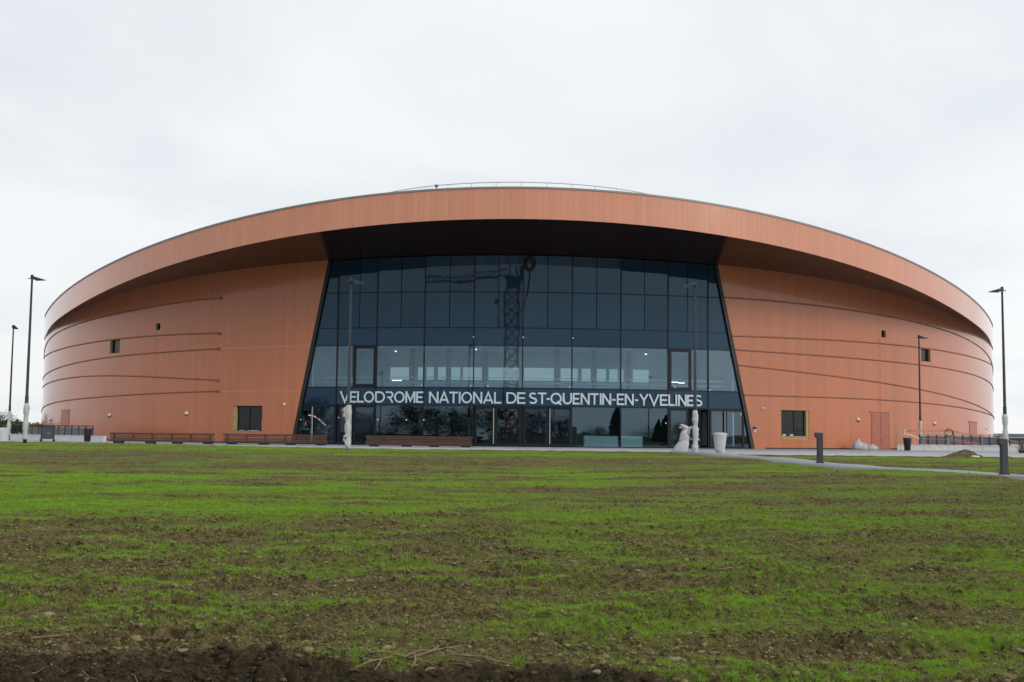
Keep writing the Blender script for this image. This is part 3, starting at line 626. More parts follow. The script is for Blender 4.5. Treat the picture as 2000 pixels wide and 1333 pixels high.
# first floor: rear wall with lit inner windows
mb = MB(); rw = R-10; cw = lambda x: cyl(x, 725, rw)[0]; zi0, zi1 = cyl(1000, 743, rw)[1], cyl(1000, 718.5, rw)[1]
wins = [(762,799),(816,826),(833,847),(855,871),(881,899),(904,941),(954,1014),(1024,1082),(1095,1129),(1136,1154),(1166,1184),(1190,1207),(1210,1218),(1236,1268)]
xs = [700] + [v for w2 in wins for v in w2] + [1350]
for k in range(0, len(xs), 2): mb.cbox(cw(xs[k]), cw(xs[k+1]), zi0, zi1, rw, rw-.25)
mb.cbox(cw(560), cw(700), 4.95, 8.95, rw, rw-.25); mb.cbox(cw(1350), cw(1480), 4.95, 8.95, rw, rw-.25)
mb.cbox(cw(700), cw(1350), 4.95, zi0, rw, rw-.25); mb.cbox(cw(700), cw(1350), zi1, 8.95, rw, rw-.25); mb.build('rear_partition', M['inner'], hall)
for x0, x1 in wins:
    mb = MB(); mb.cbox(cw(x0), cw(x1), zi0, zi1, rw-.12, rw-.16); mb.build('inner_window', M['litwin'], hall)
for x in (805, 876, 947, 1088, 1160, 1228):
    ph = cyl(x, 725, R-7)[0]; p = P(ph, 0, R-7); mb = MB(); mb.tube([(p.x, p.y, 4.95), (p.x, p.y, 8.95)], .22, 12); mb.build('column', M['column'], hall, True)
mb = MB()
for z in (6.0, 5.55): mb.cbox(edL(5)+D(1), edR(5)-D(1), z, z+.06, R-1.6, R-1.66)
mb.build('inner_railing', M['steel'], hall)
for k, (x0, x1) in enumerate(((1141, 1207), (1213.5, 1255))):
    mb = MB(); mb.cbox(cyl(x0, 860, R-2.2)[0], cyl(x1, 860, R-2.2)[0], .015, 1.02, R-2.2, R-2.9); mb.build('reception_counter', M['counter'], hall)
def ceil_lamp(px, py, z, r_):            # a lamp under a ceiling
    d = ray(px, py); t_ = (z-CAMZ)/d.z; x, y = d.x*t_, d.y*t_; mb = MB(); mb.box((x, y, z), (r_*2, .35, .05)); mb.build('ceiling_lamp', M['lampglow'], hall)
for px, py, r_ in ((773, 687, .08), (930, 683.5, .06), (1261.5, 692.5, .08), (650, 690, .05), (1345, 700, .05)): ceil_lamp(px, py, 8.88, r_)
for px, py, r_ in ((762, 808, .14), (876, 809.5, .3), (1081, 813, .14), (1255, 807.5, .14), (1145, 812, .2)): ceil_lamp(px, py, 3.70, r_)
for px, py, r_ in ((1315, 747, .45), (1331, 748.5, .3), (775, 743.5, .45)):
    p = at(px, py, 107); mb = MB(); mb.box(p, (r_*2, .1, .07)); mb.build('hanging_lamp', M['lampglow'], hall)
# small white stickers on panes
for px, py in ((683,752),(824,753),(919.5,754),(953,682 if False else 754),(1113,757),(1386,762),(738,820),(794,820.5),(828,820.5),(588,820),(662,816),(1300,827),(1446,810),(925,659),(1022,659.5),(1119,661),(684,678),(1318,757)):
    ph, z = cyl(px, py, RG); mb = MB(); mb.cbox(ph-.0008, ph+.0008, z-.055, z+.055, RG+.085, RG+.07); mb.build('paper_sticker', M['whitepl'], hall)
# orange sticker on a door, hazard tape across the left doors
ph, z = cyl(598, 828, RG); mb = MB(); mb.cbox(ph-.001, ph+.001, z-.13, z+.13, RG+.085, RG+.07); mb.build('orange_sticker', M['orange'], hall)
tp = [at(x, y, 100.9) for x, y in ((602, 811), (613, 813), (622, 818.5), (629, 825), (634, 829.5), (637, 832))]
mb = MB()
for k in range(len(tp)-1):
    for j in range(2):
        a = tp[k].lerp(tp[k+1], j/2); b = tp[k].lerp(tp[k+1], (j+1)/2); u = Vector((0, .004, 0)); v = Vector((0, 0, .045)); mb.prism([a-v, b-v, b+v, a+v], [a-v+u, b-v+u, b+v+u, a+v+u], (k*2+j) % 2)
tag(mb.build('hazard_tape', [M['whitepl'], M['orange']]), 'red and white striped hazard tape stretched across the left glass doors', 'tape')
# ------------------------------------------------------------------ ground
m, t, b = nodes('soil_with_grass')
ga = addn(t, 'ShaderNodeAttribute', attribute_name='grass'); wa = addn(t, 'ShaderNodeAttribute', attribute_name='bank_dark')
n1 = noise(t, 5.5, 8, .68); n2 = noise(t, 42, 5, .7); n3 = noise(t, 13, 3, .6, (1, 1.3, 1))
soil = ramp(t, n1, [(.25, (.056, .043, .018)), (.5, (.150, .119, .055)), (.75, (.31, .25, .128))])
soil = mixc(t, .62, soil, ramp(t, n2, [(.34, (.019, .015, .007)), (.66, (.21, .165, .080))]))
soil = mixc(t, .85, soil, ramp(t, n3, [(.36, (.32, .30, .27)), (.62, (1.25, 1.22, 1.18))]), 'MULTIPLY')  # shade in crevices between clods is put into the colour as dark mottling
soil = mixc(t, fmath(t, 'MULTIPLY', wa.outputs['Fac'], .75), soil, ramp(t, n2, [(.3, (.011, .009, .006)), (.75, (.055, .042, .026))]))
grs = ramp(t, n1, [(.25, (.090, .105, .020)), (.75, (.18, .28, .022))])
gf = fmath(t, 'MULTIPLY', fmath(t, 'SUBTRACT', fmath(t, 'ADD', fmath(t, 'MULTIPLY', ga.outputs['Fac'], 1.25), fmath(t, 'MULTIPLY', fmath(t, 'SUBTRACT', n2, .5), 1.3)), .52), 2.2, clamp=True)
t.links.new(mixc(t, fmath(t, 'MULTIPLY', gf, .85), soil, grs), b.inputs['Base Color']); b.inputs['Roughness'].default_value = .95; b.inputs['Specular IOR Level'].default_value = .15
bump(t, b, fmath(t, 'ADD', n1, fmath(t, 'MULTIPLY', n2, .6)), 1.0, .05); M['ground'] = m
ys = [-700, -250, -120, -60, -30, -12, -4, 0, 3, 5, 6, 6.6, 7.0, 7.3]
y = 7.5
while y < 90: ys.append(y); y += .016 if y < 12 else (.03 if y < 20 else (.07 if y < 36 else (.16 if y < 72 else .28)))
ys += [92, 96, 102, 110, 125, 150, 190, 250, 340, 500, 800, 1500]
ys = np.array(ys); cs = np.linspace(-1, 1, 860)
hw = np.maximum(2.2 + .56*np.clip(ys, 7, 95), 5.6)
inner = hw[:, None]*cs[None, :]
outer = np.array([1.5, 4, 10, 22, 45, 90, 200, 500, 1400.])
X = np.concatenate([-hw[:, None]-outer[::-1][None, :], inner, hw[:, None]+outer[None, :]], axis=1); Yg = np.repeat(ys[:, None], X.shape[1], axis=1)
def ground_full(x, y):
    pd = np.abs(x-path_x(y)); k = np.where((y > 13) & (y < 77), smooth(.9, 1.6, pd), 1.0)
    far = 1-smooth(85, 90, y)
    z = lawn_base(x, y) + (detail_z(x, y) + clod_z(x, y))*k
    rim_ = plaza_edge(x); ins = smooth(0, .35, y-rim_-.15); z = z*(1-ins) + ins*(-.14)
    # small spoil ridge along the plaza edge
    z = z + .05*np.exp(-((y-rim_+.35)/.35)**2)*(.5+gnoise(x/.8, y/.5, 61))*(1-ins)*k
    return z
Zg = ground_full(X, Yg)
G = grass_mask(X, Yg); rimd = plaza_edge(X)-Yg
G = G*smooth(.15, 1.1 , rimd + .5*gnoise(X/1.1, Yg/.6, 62)) ; G = np.where((X > path_x(Yg)+1) & (Yg > 55), G*smooth(.3, 5.5, rimd + 1.2*gnoise(X/2.2, Yg/1.2, 63)), G)
pdist = np.abs(X-path_x(Yg)); G = np.where((Yg > 13) & (Yg < 77), G*smooth(.85, 1.1, pdist), G); G = np.where(Yg < 7.2, .45, G)
bank_dark = smooth(-.03, .15, ridge_y(X)-Yg)*smooth(-5, 3, Yg)  # masks the darker soil colour below the ridge of the bank
nr, nc = X.shape; idx = np.arange(nr*nc).reshape(nr, nc)
Fq = np.stack([idx[:-1, :-1], idx[:-1, 1:], idx[1:, 1:], idx[1:, :-1]], -1).reshape(-1, 4)
g = np_mesh('ground', np.stack([X, Yg, Zg], -1).reshape(-1, 3), Fq, M['ground'], {'grass': G, 'bank_dark': bank_dark}, True)
tag(g, 'newly sown field of bare brown soil with patches of young grass', 'ground', kind='structure')
# grass blades
m, t, b = nodes('young_grass'); c_ = addn(t, 'ShaderNodeAttribute', attribute_name='tone')
t.links.new(ramp(t, c_.outputs['Fac'], [(0, (.25, .250, .060)), (.3, (.205, .270, .042)), (.65, (.195, .325, .026)), (1, (.215, .45, .016))]), b.inputs['Base Color']); b.inputs['Roughness'].default_value = .55; b.inputs['Specular IOR Level'].default_value = .25
b.inputs['Subsurface Weight'].default_value = 0
o_ = t.nodes['Material Output']; tl = addn(t, 'ShaderNodeBsdfTranslucent'); t.links.new(b.inputs['Base Color'].links[0].from_socket, tl.inputs[0]); ms = addn(t, 'ShaderNodeMixShader'); ms.inputs[0].default_value = .3
t.links.new(b.outputs[0], ms.inputs[1]); t.links.new(tl.outputs[0], ms.inputs[2]); t.links.new(ms.outputs[0], o_.inputs[0]); M['grass'] = m
def gmask_at(x, y):
    gm = grass_mask(x, y); rd = plaza_edge(x)-y
    gm = gm*smooth(.15, 1.1, rd + .5*gnoise(x/1.1, y/.6, 62)); gm = np.where((x > path_x(y)+1) & (y > 55), gm*smooth(.3, 5.5, rd + 1.2*gnoise(x/2.2, y/1.2, 63)), gm)
    return np.where((y > 13) & (y < 77), gm*smooth(.85, 1.1, np.abs(x-path_x(y))), gm)
BV, BT = [], []
for y0, y1, dens, hgt, wid in ((7.4, 10, 11000, .036, .0036), (10, 14, 7500, .040, .0046), (14, 20, 3600, .043, .0064), (20, 30, 1000, .050, .0098), (30, 45, 260, .055, .015), (45, 62, 110, .055, .024), (62, 80, 60, .055, .034)):
    a = (y1-y0)*2*(1.6+.5*y1); n = int(a*dens); y = RNG.uniform(y0, y1, n); x = RNG.uniform(-1, 1, n)*(1.6+.5*y)
    k = gmask_at(x, y); k = np.clip((k-.14)*1.25, 0, 1)**1.25; k = np.maximum(k, .74*(y < 28)*(.4+.6*smooth(-.2, .3, gnoise(x/1.8, y/.9, 71)))*(ridge_y(x) < y)); k = np.clip(k*(1+.9*smooth(34, 12, y)*(gnoise(x/.16, y/.13, 81)+.6*gnoise(x/.07, y/.06, 82))), 0, 1); keep = RNG.uniform(0, 1, n) < k; x, y, k = x[keep], y[keep], k[keep]; n = len(x)
    z = ground_full(x, y)-.006; a = RNG.uniform(0, 2*np.pi, n); hh = hgt*RNG.uniform(.45, 1.25, n)*(.6+.5*k); lean = RNG.uniform(.1, .75, n)*hh; la = RNG.uniform(0, 2*np.pi, n)
    ux, uy = np.cos(a)*wid/2, np.sin(a)*wid/2
    v = np.stack([np.stack([x-ux, y-uy, z], -1), np.stack([x+ux, y+uy, z], -1), np.stack([x+np.cos(la)*lean, y+np.sin(la)*lean, z+hh], -1)], 1)
    BV.append(v.reshape(-1, 3)); tn = np.clip(k*.95-.06 + RNG.normal(0, .18, n), 0, 1); BT.append(np.repeat(tn, 3))
BV = np.concatenate(BV); BT = np.concatenate(BT)
o = np_mesh('grass', BV, np.arange(len(BV)).reshape(-1, 3), M['grass'], {'tone': BT}); tag(o, 'thin young grass sprouting from the soil', 'grass', kind='stuff')
print('blades', len(BV)//3, 'ground', len(Fq))
# soil crumbs and gravel (nobody could count them)
def ico():
    p = (1+5**.5)/2; v = np.array([(-1,p,0),(1,p,0),(-1,-p,0),(1,-p,0),(0,-1,p),(0,1,p),(0,-1,-p),(0,1,-p),(p,0,-1),(p,0,1),(-p,0,-1),(-p,0,1)], float); v /= np.linalg.norm(v[0])
    f = [(0,11,5),(0,5,1),(0,1,7),(0,7,10),(0,10,11),(1,5,9),(5,11,4),(11,10,2),(10,7,6),(7,1,8),(3,9,4),(3,4,2),(3,2,6),(3,6,8),(3,8,9),(4,9,5),(2,4,11),(6,2,10),(8,6,7),(9,8,1)]
    return v, np.array(f)
def ico2():
    v, f = ico(); v = list(map(tuple, v)); c = {}; nf = []
    def mid(a, b_):
        k = (min(a, b_), max(a, b_))
        if k not in c: p = np.array(v[a])+np.array(v[b_]); v.append(tuple(p/np.linalg.norm(p))); c[k] = len(v)-1
        return c[k]
    for a, b_, d in f: ab, bd, da = mid(a, b_), mid(b_, d), mid(d, a); nf += [(a, ab, da), (b_, bd, ab), (d, da, bd), (ab, bd, da)]
    return np.array(v), np.array(nf)
I1, I2 = ico(), ico2()
def lumps(x, y, r, base, sink=.3):
    v, f = base; n = len(x); k = len(v); a = RNG.uniform(0, 2*np.pi, n); V = v[None]*(1+RNG.uniform(-.45, .40, (n, k)))[..., None]*np.stack([r*RNG.uniform(.8, 1.5, n), r*RNG.uniform(.7, 1.2, n), r*RNG.uniform(.5, .9, n)], -1)[:, None, :]
    c, s = np.cos(a)[:, None], np.sin(a)[:, None]; z = ground_full(x, y); W_3 = np.stack([V[..., 0]*c-V[..., 1]*s+x[:, None], V[..., 0]*s+V[..., 1]*c+y[:, None], V[..., 2]+(z+r*(.55-sink))[:, None]], -1)
    return W_3.reshape(-1, 3), (f[None]+(np.arange(n)*k)[:, None, None]).reshape(-1, 3)
m, t, b = nodes('soil_crumb'); n1 = noise(t, 30, 5, .7); n2 = addn(t, 'ShaderNodeNewGeometry').outputs['Random Per Island']
t.links.new(mixc(t, .65, ramp(t, n1, [(.3, (.040, .027, .013)), (.7, (.185, .130, .070))]), ramp(t, n2, [(.0, (.014, .011, .005)), (1, (.34, .275, .150))])), b.inputs['Base Color']); b.inputs['Roughness'].default_value = 1; b.inputs['Specular IOR Level'].default_value = .1
bump(t, b, n1, .8, .01); M['crumb'] = m
PV, PF, off = [], [], 0
BANKV, BANKF, boff = [], [], 0
for y0, y1, n, ra, rb, base in ((7.3, 9.0, 6500, .006, .022, I2), (7.3, 8.9, 420, .015, .045, I2), (8, 12, 36000, .006, .018, I1), (9, 14, 3400, .012, .028, I2), (12, 20, 36000, .008, .024, I1), (13, 21, 5000, .013, .030, I2), (20, 34, 14000, .011, .032, I1), (34, 78, 4000, .02, .05, I1)):
    y = y0+(y1-y0)*RNG.uniform(0, 1, n); x = RNG.uniform(-1, 1, n)*(1.2+.48*y); gm = gmask_at(x, y); keep = (RNG.uniform(0, 1, n) > gm*.95) & ((np.abs(x-path_x(y)) > 1.3) | (y < 13)); x, y = x[keep], y[keep]; r = ra*(rb/ra)**(RNG.uniform(0, 1, len(x))**2)
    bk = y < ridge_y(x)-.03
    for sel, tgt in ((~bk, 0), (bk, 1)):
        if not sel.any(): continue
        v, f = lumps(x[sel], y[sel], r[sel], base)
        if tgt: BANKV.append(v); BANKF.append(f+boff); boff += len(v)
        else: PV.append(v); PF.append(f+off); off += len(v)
m, t, b = nodes('dark_soil_clod'); rp = addn(t, 'ShaderNodeNewGeometry').outputs['Random Per Island']; n1 = noise(t, 30, 5, .7)
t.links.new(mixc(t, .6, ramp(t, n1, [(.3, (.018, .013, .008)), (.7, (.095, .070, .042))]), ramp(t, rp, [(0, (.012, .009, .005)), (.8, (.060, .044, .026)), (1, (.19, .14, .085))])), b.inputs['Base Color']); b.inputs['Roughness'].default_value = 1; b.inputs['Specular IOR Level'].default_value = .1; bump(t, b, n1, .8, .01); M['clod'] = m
tag(np_mesh('dark_clods', np.concatenate(BANKV), np.concatenate(BANKF), M['clod'], None, False), 'dark clods on the bank in front', 'soil', kind='stuff')
tag(np_mesh('soil_crumbs', np.concatenate(PV), np.concatenate(PF), M['crumb'], None, False), 'loose brown crumbs and clods of soil', 'soil', kind='stuff')
PV, PF, off = [], [], 0
for y0, y1, n, ra, rb in ((7.6, 12, 190, .004, .012), (12, 22, 140, .006, .016), (22, 45, 70, .012, .028), (45, 78, 15, .02, .04)):
    y = RNG.uniform(y0, y1, n); x = RNG.uniform(-1, 1, n)*(1.0+.48*y); keep = (np.abs(x-path_x(y)) > 1.3) | (y < 13); x, y = x[keep], y[keep]; r = ra*(rb/ra)**(RNG.uniform(0, 1, len(x))**2); v, f = lumps(x, y, r, I2, .1); PV.append(v); PF.append(f+off); off += len(v)
tag(np_mesh('gravel', np.concatenate(PV), np.concatenate(PF), M['stone'], None, True), 'pale gravel scattered over the soil', 'gravel', kind='stuff')
# dry straw and rootlets
mb = MB(); SR = random.Random(3)
def gz(x, y): return float(ground_full(np.array([x]), np.array([y]))[0])
for k in range(330):
    y = 7.7+SR.random()**1.6*22; x = SR.uniform(-1, 1)*(1+.46*y); ln = SR.uniform(.04, .16)*(1+y/40); a = SR.uniform(-.7, .7) + (math.pi if SR.random() < .5 else 0); r_ = SR.uniform(.0013, .003)*(1+y/14); bend = SR.uniform(-.3, .3); pts = []
    for j in range(4):
        s_ = (j/3-.5)*ln; xx, yy = x+s_*math.cos(a), y+s_*math.sin(a)+bend*s_*s_/ln*2; pts.append((xx, yy, gz(xx, yy)+.008+.02*SR.random()))
    mb.tube(pts, [r_, r_, r_*.9, r_*.5], 4)
tag(mb.build('straw', M['root'], None, True), 'scattered dry straw and root bits on the soil', 'straw', kind='stuff')
# single stones that stand out
def ground_hit(px, py):
    z = -.3
    for _ in range(25): p = on_ground(px, py, z); z = .5*z+.5*gz(p.x, p.y)
    return on_ground(px, py, z)
STN = [(684,1139,30,'stone','pale flat stone on bare soil left of centre in the foreground'),(828,1031,24,'stone','pale angular stone half sunk where the green band ends'),(1120,1099,34,'stone_grey','wide flat brown stone on dark furrow right of centre'),(1100,1128,24,'stone_red','orange brown stone just below the wide flat stone'),(1165,1313,22,'stone_grey','small dull stone near the bottom edge'),
       (1766,1222,22,'stone_grey','grey stone with pale top at the right among sparse grass'),(1605,1094,18,'stone','bright pale stone on the crest of a dark furrow at right'),(427,1012,22,'stone_red','rounded brown stone on bright green grass at left'),(297,1018,18,'stone_red','low brown stone left of the rounded one on green grass'),(380,960,15,'stone','pale chip of stone high in the green band at left'),
       (1702,1045,15,'stone_red','orange stone in thin grass on the right half'),(323,1311,13,'stone','white stone stuck in the dark bank at bottom left'),(1990,1272,24,'stone_grey','stone cut by the right edge near the bottom'),(510,1091,22,'stone_red','reddish stone on brown soil left of centre'),(578,1058,14,'stone','small white stone above the reddish one'),(1370,1068,14,'stone_red','tan stone among soil crumbs right of centre'),(215,1156,16,'stone_grey','pointed grey stone on brown soil at far left'),(95,1202,30,'stone','long pale clod like stone at the far left edge of the field')]
for px, py, wpx, mt, lab in STN:
    p = ground_hit(px, py); r = wpx/F*p.y/2*.78; v, f = I2; q = v*(1+np.array([SR.uniform(-.22, .22) for _ in v]))[:, None]*np.array([r*1.05, r*.8, r*.5]); mb = MB(); mb.v = [(a+p.x, b_+p.y, c+p.z+r*.02) for a, b_, c in q]; mb.f = [tuple(int(i) for i in ff) for ff in f]; mb.m = [0]*len(f)
    tag(mb.build('stone', M[mt], None, False), lab, 'stone', 'stones lying on the field')
# torn roots at the edge of the bank
mb = MB(); roots = [[(660,1333),(690,1318),(720,1305),(748,1296),(780,1288)],[(738,1297),(745,1303),(733,1317)],[(715,1277),(725,1284),(750,1283),(770,1288),(790,1294)],[(720,1298),(735,1300),(748,1302)],[(790,1294),(820,1283),(840,1279),(856,1277)],[(800,1296),(850,1283),(880,1276),(908,1269)],[(880,1290),(910,1289),(940,1294),(975,1306)],[(940,1292),(965,1298),(985,1307),(1000,1306)],[(810,1290),(812,1300),(805,1313)],[(830,1324),(838,1316),(850,1315)],[(870,1278),(890,1281),(905,1283)],[(795,1312),(815,1309),(830,1302)]]
for pts in roots:
    q = [ground_hit(*p) for p in pts]; mb.tube([(p.x, p.y-.02, p.z+.03+.02*SR.random()) for p in q], [.009-.005*i/len(q) for i in range(len(q))], 6)
for k in range(34):
    p = ground_hit(SR.uniform(800, 1000), SR.uniform(1280, 1304)); a = SR.uniform(-.6, .6); l_ = SR.uniform(.08, .22); mb.tube([(p.x-l_*.5, p.y, p.z+.015), (p.x, p.y, p.z+.05*SR.random()+.02), (p.x+l_*.5, p.y+a*.1, p.z+.01)], .0025, 4)
tag(mb.build('torn_roots', M['root'], None, True), 'tangle of dry torn roots lying on the dark bank in front', 'roots')
for pts, lab in (([(1157,1208),(1185,1203),(1215,1199)], 'pale broken twig on green brown soil right of centre'), ([(1390,1116),(1420,1112),(1452,1110)], 'long thin twig lying below the dark furrow at right'), ([(302,1104),(322,1106),(342,1098)], 'thick short stick on bare soil at left'), ([(10,1210),(18,1217),(28,1226)], 'bent pale twig near the left edge'), ([(60,1250),(100,1247),(140,1242)], 'straight thin twig above the dark bank at left')):
    q = [ground_hit(*p) for p in pts]; mb = MB(); mb.tube([(p.x, p.y, p.z+.012) for p in q], [.010, .009, .005], 6); tag(mb.build('twig', M['root'], None, True), lab, 'twig', 'twigs on the field')
# ------------------------------------------------------------------ plaza and path
m, t, b = nodes('pale_paving'); n1 = noise(t, .35, 6, .65); n2 = noise(t, 6, 5, .6)
t.links.new(mixc(t, .35, ramp(t, n1, [(.3, (.27, .275, .30)), (.7, (.44, .445, .46))]), ramp(t, n2, [(.3, (.25, .25, .26)), (.7, (.46, .46, .46))])), b.inputs['Base Color']); b.inputs['Roughness'].default_value = .8; bump(t, b, n2, .2, .01); M['paving'] = m
px_ = np.linspace(-150, 150, 601); pe = plaza_edge(px_); PVv = []; 
for k, (x_, e_) in enumerate(zip(px_, pe)):
    for y_, z_ in ((e_, -.15), (e_, 0.0), (96, .0), (160, 0.), (240, 0.)): PVv.append((x_, y_, z_))
PVv = np.array(PVv); ii = np.arange(len(PVv)).reshape(-1, 5); PFq = np.stack([ii[:-1, :-1], ii[1:, :-1], ii[1:, 1:], ii[:-1, 1:]], -1).reshape(-1, 4)
tag(np_mesh('plaza', PVv, PFq, M['paving']), 'pale grey paved forecourt in front of the hall', 'paving', kind='structure')
m, t, b = nodes('path_concrete'); n1 = noise(t, 1.1, 6, .65); n2 = noise(t, 25, 4, .6)
t.links.new(mixc(t, .4, ramp(t, n1, [(.3, (.18, .185, .205)), (.7, (.27, .275, .295))]), ramp(t, n2, [(.3, (.2, .2, .21)), (.7, (.38, .38, .39))])), b.inputs['Base Color']); b.inputs['Roughness'].default_value = .85; M['path'] = m
V_ = []
for y_ in np.arange(14, 79.9, .5):
    x_ = float(path_x(y_)); z_ = float(lawn_base(np.array([x_]), np.array([y_]))[0])+.035 if y_ < 74 else .02
    for dx, dz in ((-1.1, -.12), (-1.05, .06), (1.05, .06), (1.1, -.12)): V_.append((x_+dx, y_, z_+dz))
V_ = np.array(V_); ii = np.arange(len(V_)).reshape(-1, 4); Fp = np.stack([ii[:-1, :-1], ii[:-1, 1:], ii[1:, 1:], ii[1:, :-1]], -1).reshape(-1, 4)
tag(np_mesh('path', V_, Fp, M['path']), 'narrow grey concrete footpath running towards the hall on the right', 'path', kind='structure')
# ------------------------------------------------------------------ street lamps
LH = 11.0
def make_lamp():
    o = empty('street_lamp', (0, 0, 0), '', 'street lamp', 'tall grey street lamps on the forecourt')
    mb = MB(); mb.tube([(0, 0, 0), (0, 0, 3.2), (0, 0, 3.25), (0, 0, LH)], [.115, .115, .095, .062], 12); mb.build('pole', M['pole'], o, True)
    mb = MB(); mb.box((0, 0, .02), (.42, .42, .04)); mb.build('base_plate', M['pole'], o)
    mb = MB(); z = LH-.12                    # flat wedge shaped head reaching to one side
    a = [(-.05, -.14, z-.10), (.28, -.19, z-.22), (.86, -.13, z-.20), (.86, .13, z-.20), (.28, .19, z-.22), (-.05, .14, z-.10)]; b_ = [(-.05, -.12, z+.10), (.28, -.17, z-.02), (.86, -.12, z-.17), (.86, .12, z-.17), (.28, .17, z-.02), (-.05, .12, z+.10)]
    mb.prism(a, b_); mb.build('lamp_head', M['pole'], o)
    mb = MB(); mb.prism([(.25, -.12, z-.232), (.75, -.10, z-.217), (.75, .10, z-.217), (.25, .12, z-.232)], [(.25, -.12, z-.212), (.75, -.10, z-.197), (.75, .10, z-.197), (.25, .12, z-.212)]); mb.build('lens', M['steel'], o)
    mb = MB(); mb.box((-.14, 0, z-.10), (.22, .05, .05)); mb.tube([(0, 0, LH-.25), (0, 0, LH+.03)], .085, 10); mb.build('bracket', M['pole'], o)
    return o
lamp0 = make_lamp(); first = True
def lumpy(mb, x, y, z0, z1, r, seed, lean=0):
    q = random.Random(seed); k = max(6, int((z1-z0)/.11)); Rg = []; ph = q.random()*6
    for i in range(k+1):
        z = z0+(z1-z0)*i/k; rr_ = r*(1+.16*math.sin(i*.7+ph)+q.uniform(-.08, .10)); cx_ = x+.25*lean*math.sin(i*.35)*r+q.uniform(-.04, .04)*r
        Rg.append([(cx_+rr_*math.cos(2*math.pi*j/10)*(1+q.uniform(-.14, .14)), y+rr_*math.sin(2*math.pi*j/10), z+q.uniform(-.02, .02)) for j in range(10)])
    mb.rings(Rg)
LAMPS = [((63, 538), 0, 'tall lamp post left of the hall, its foot wrapped in white film', (.45, 2.75, .165), 0), ((26.5, 635.5), 90, 'distant lamp post at the far left edge, head seen from the front', None, 0), ((686, 543.5), 0, 'lamp post covering the first letter of the sign, white film round its foot', (.05, 2.85, .175), .5), ((1357.5, 550), 180, 'lamp post before the last letter of the sign, wrapped in white film below', (.05, 2.25, .175), .3), ((1957, 561.5), 180, 'tall lamp post at the right edge behind a bollard', (.1, 1.7, .165), 0), ((1794.5, 655), 0, 'distant dark lamp post before the right copper wall', (.1, .45, .165), 0)]
for (px, py), rz, lab, wr, ln in LAMPS:
    d = ray(px, py); t_ = (LH-CAMZ)/d.z; o = lamp0 if first else copy_tree(lamp0); first = False
    o.location = (d.x*t_, d.y*t_, 0); o.rotation_euler.z = D(rz); o['label'] = lab
    if wr:
        mb = MB(); lumpy(mb, 0, 0, wr[0], wr[1], wr[2], int(px), ln); f_ = mb.build('plastic_film', M['wrap'], None, True); f_.parent = o
        if ln:
            mb = MB(); q = random.Random(int(px)); s_ = -1 if rz == 0 else 1
            if px < 1000:
                Rg = []
                for k_ in range(9):
                    f = k_/8; zc = 2.75-.95*f+.05*math.sin(k_*2.3); wd_ = .05+.30*math.sin(math.pi*min(1, f*.9+.12))*(.55+.45*((k_*37) % 3)/2); Rg.append([(-.08-wd_*(.5+.5*math.cos(2*math.pi*j/8))*q.uniform(.75, 1.1), -.06-.05*math.sin(2*math.pi*j/8)*q.uniform(.5, 1.3), zc+q.uniform(-.04, .04)) for j in range(8)])
                mb.rings(Rg)
                f3 = mb.build('loose_film', M['wrap'], None, True); f3.parent = o; mb = MB()
                mb.tube([(.05, -.12, 1.0), (-.2, -.2, .85), (-.25, -.2, .7), (0, -.15, .3), (.12, -.14, .1)], [.05, .09, .07, .1, .05], 7)
            else:
                mb.tube([(.05, -.05, 1.75), (.35, -.12, 1.62), (.42, -.15, 1.3), (.30, -.12, .95), (.1, -.1, .85)], [.05, .10, .11, .09, .05], 8); f3 = mb.build('loose_film', M['wrap'], None, True); f3.parent = o; mb = MB(); mb.tube([(-.1, -.1, 1.0), (-.28, -.14, .85)], [.09, .05], 7)
            f2 = mb.build('loose_film', M['wrap'], None, True); f2.parent = o
lamp_top = None
# lamps that only show as reflections in the glass
def mirror(px, py, z=None, dist=None):   # follow the view of a pixel off the facet it hits
    ph, zz_ = cyl(px, 740, RG); i = max(k for k in range(NB) if bays[k] <= ph); m_ = (bays[i]+bays[i+1])/2; n_ = Vector((math.sin(m_), -math.cos(m_), 0)); d = ray(px, py).normalized(); p0 = P(bays[i], 0, RG); t_ = (p0-Vector((0, 0, CAMZ))).dot(n_)/d.dot(n_); hit = Vector((0, 0, CAMZ))+d*t_; rf = d-2*d.dot(n_)*n_
    s_ = (z-hit.z)/rf.z if z is not None else dist; return hit+rf*s_
for px, py, rz, lab in ((745.5, 722.5, 200, 'lamp post mirrored in the glass under the left part of the sign'), (1266.5, 731, -20, 'lamp post mirrored in the glass under the right part of the sign')):
    p = mirror(px, py, LH); o = copy_tree(lamp0)
    for ch in list(o.children):
        if ch.name.startswith(('plastic_film', 'loose_film')): bpy.data.objects.remove(ch)
    o.location = (p.x, p.y, -.3); o.rotation_euler.z = D(rz); o['label'] = lab
for k, o in enumerate(bpy.data.objects):
    pass
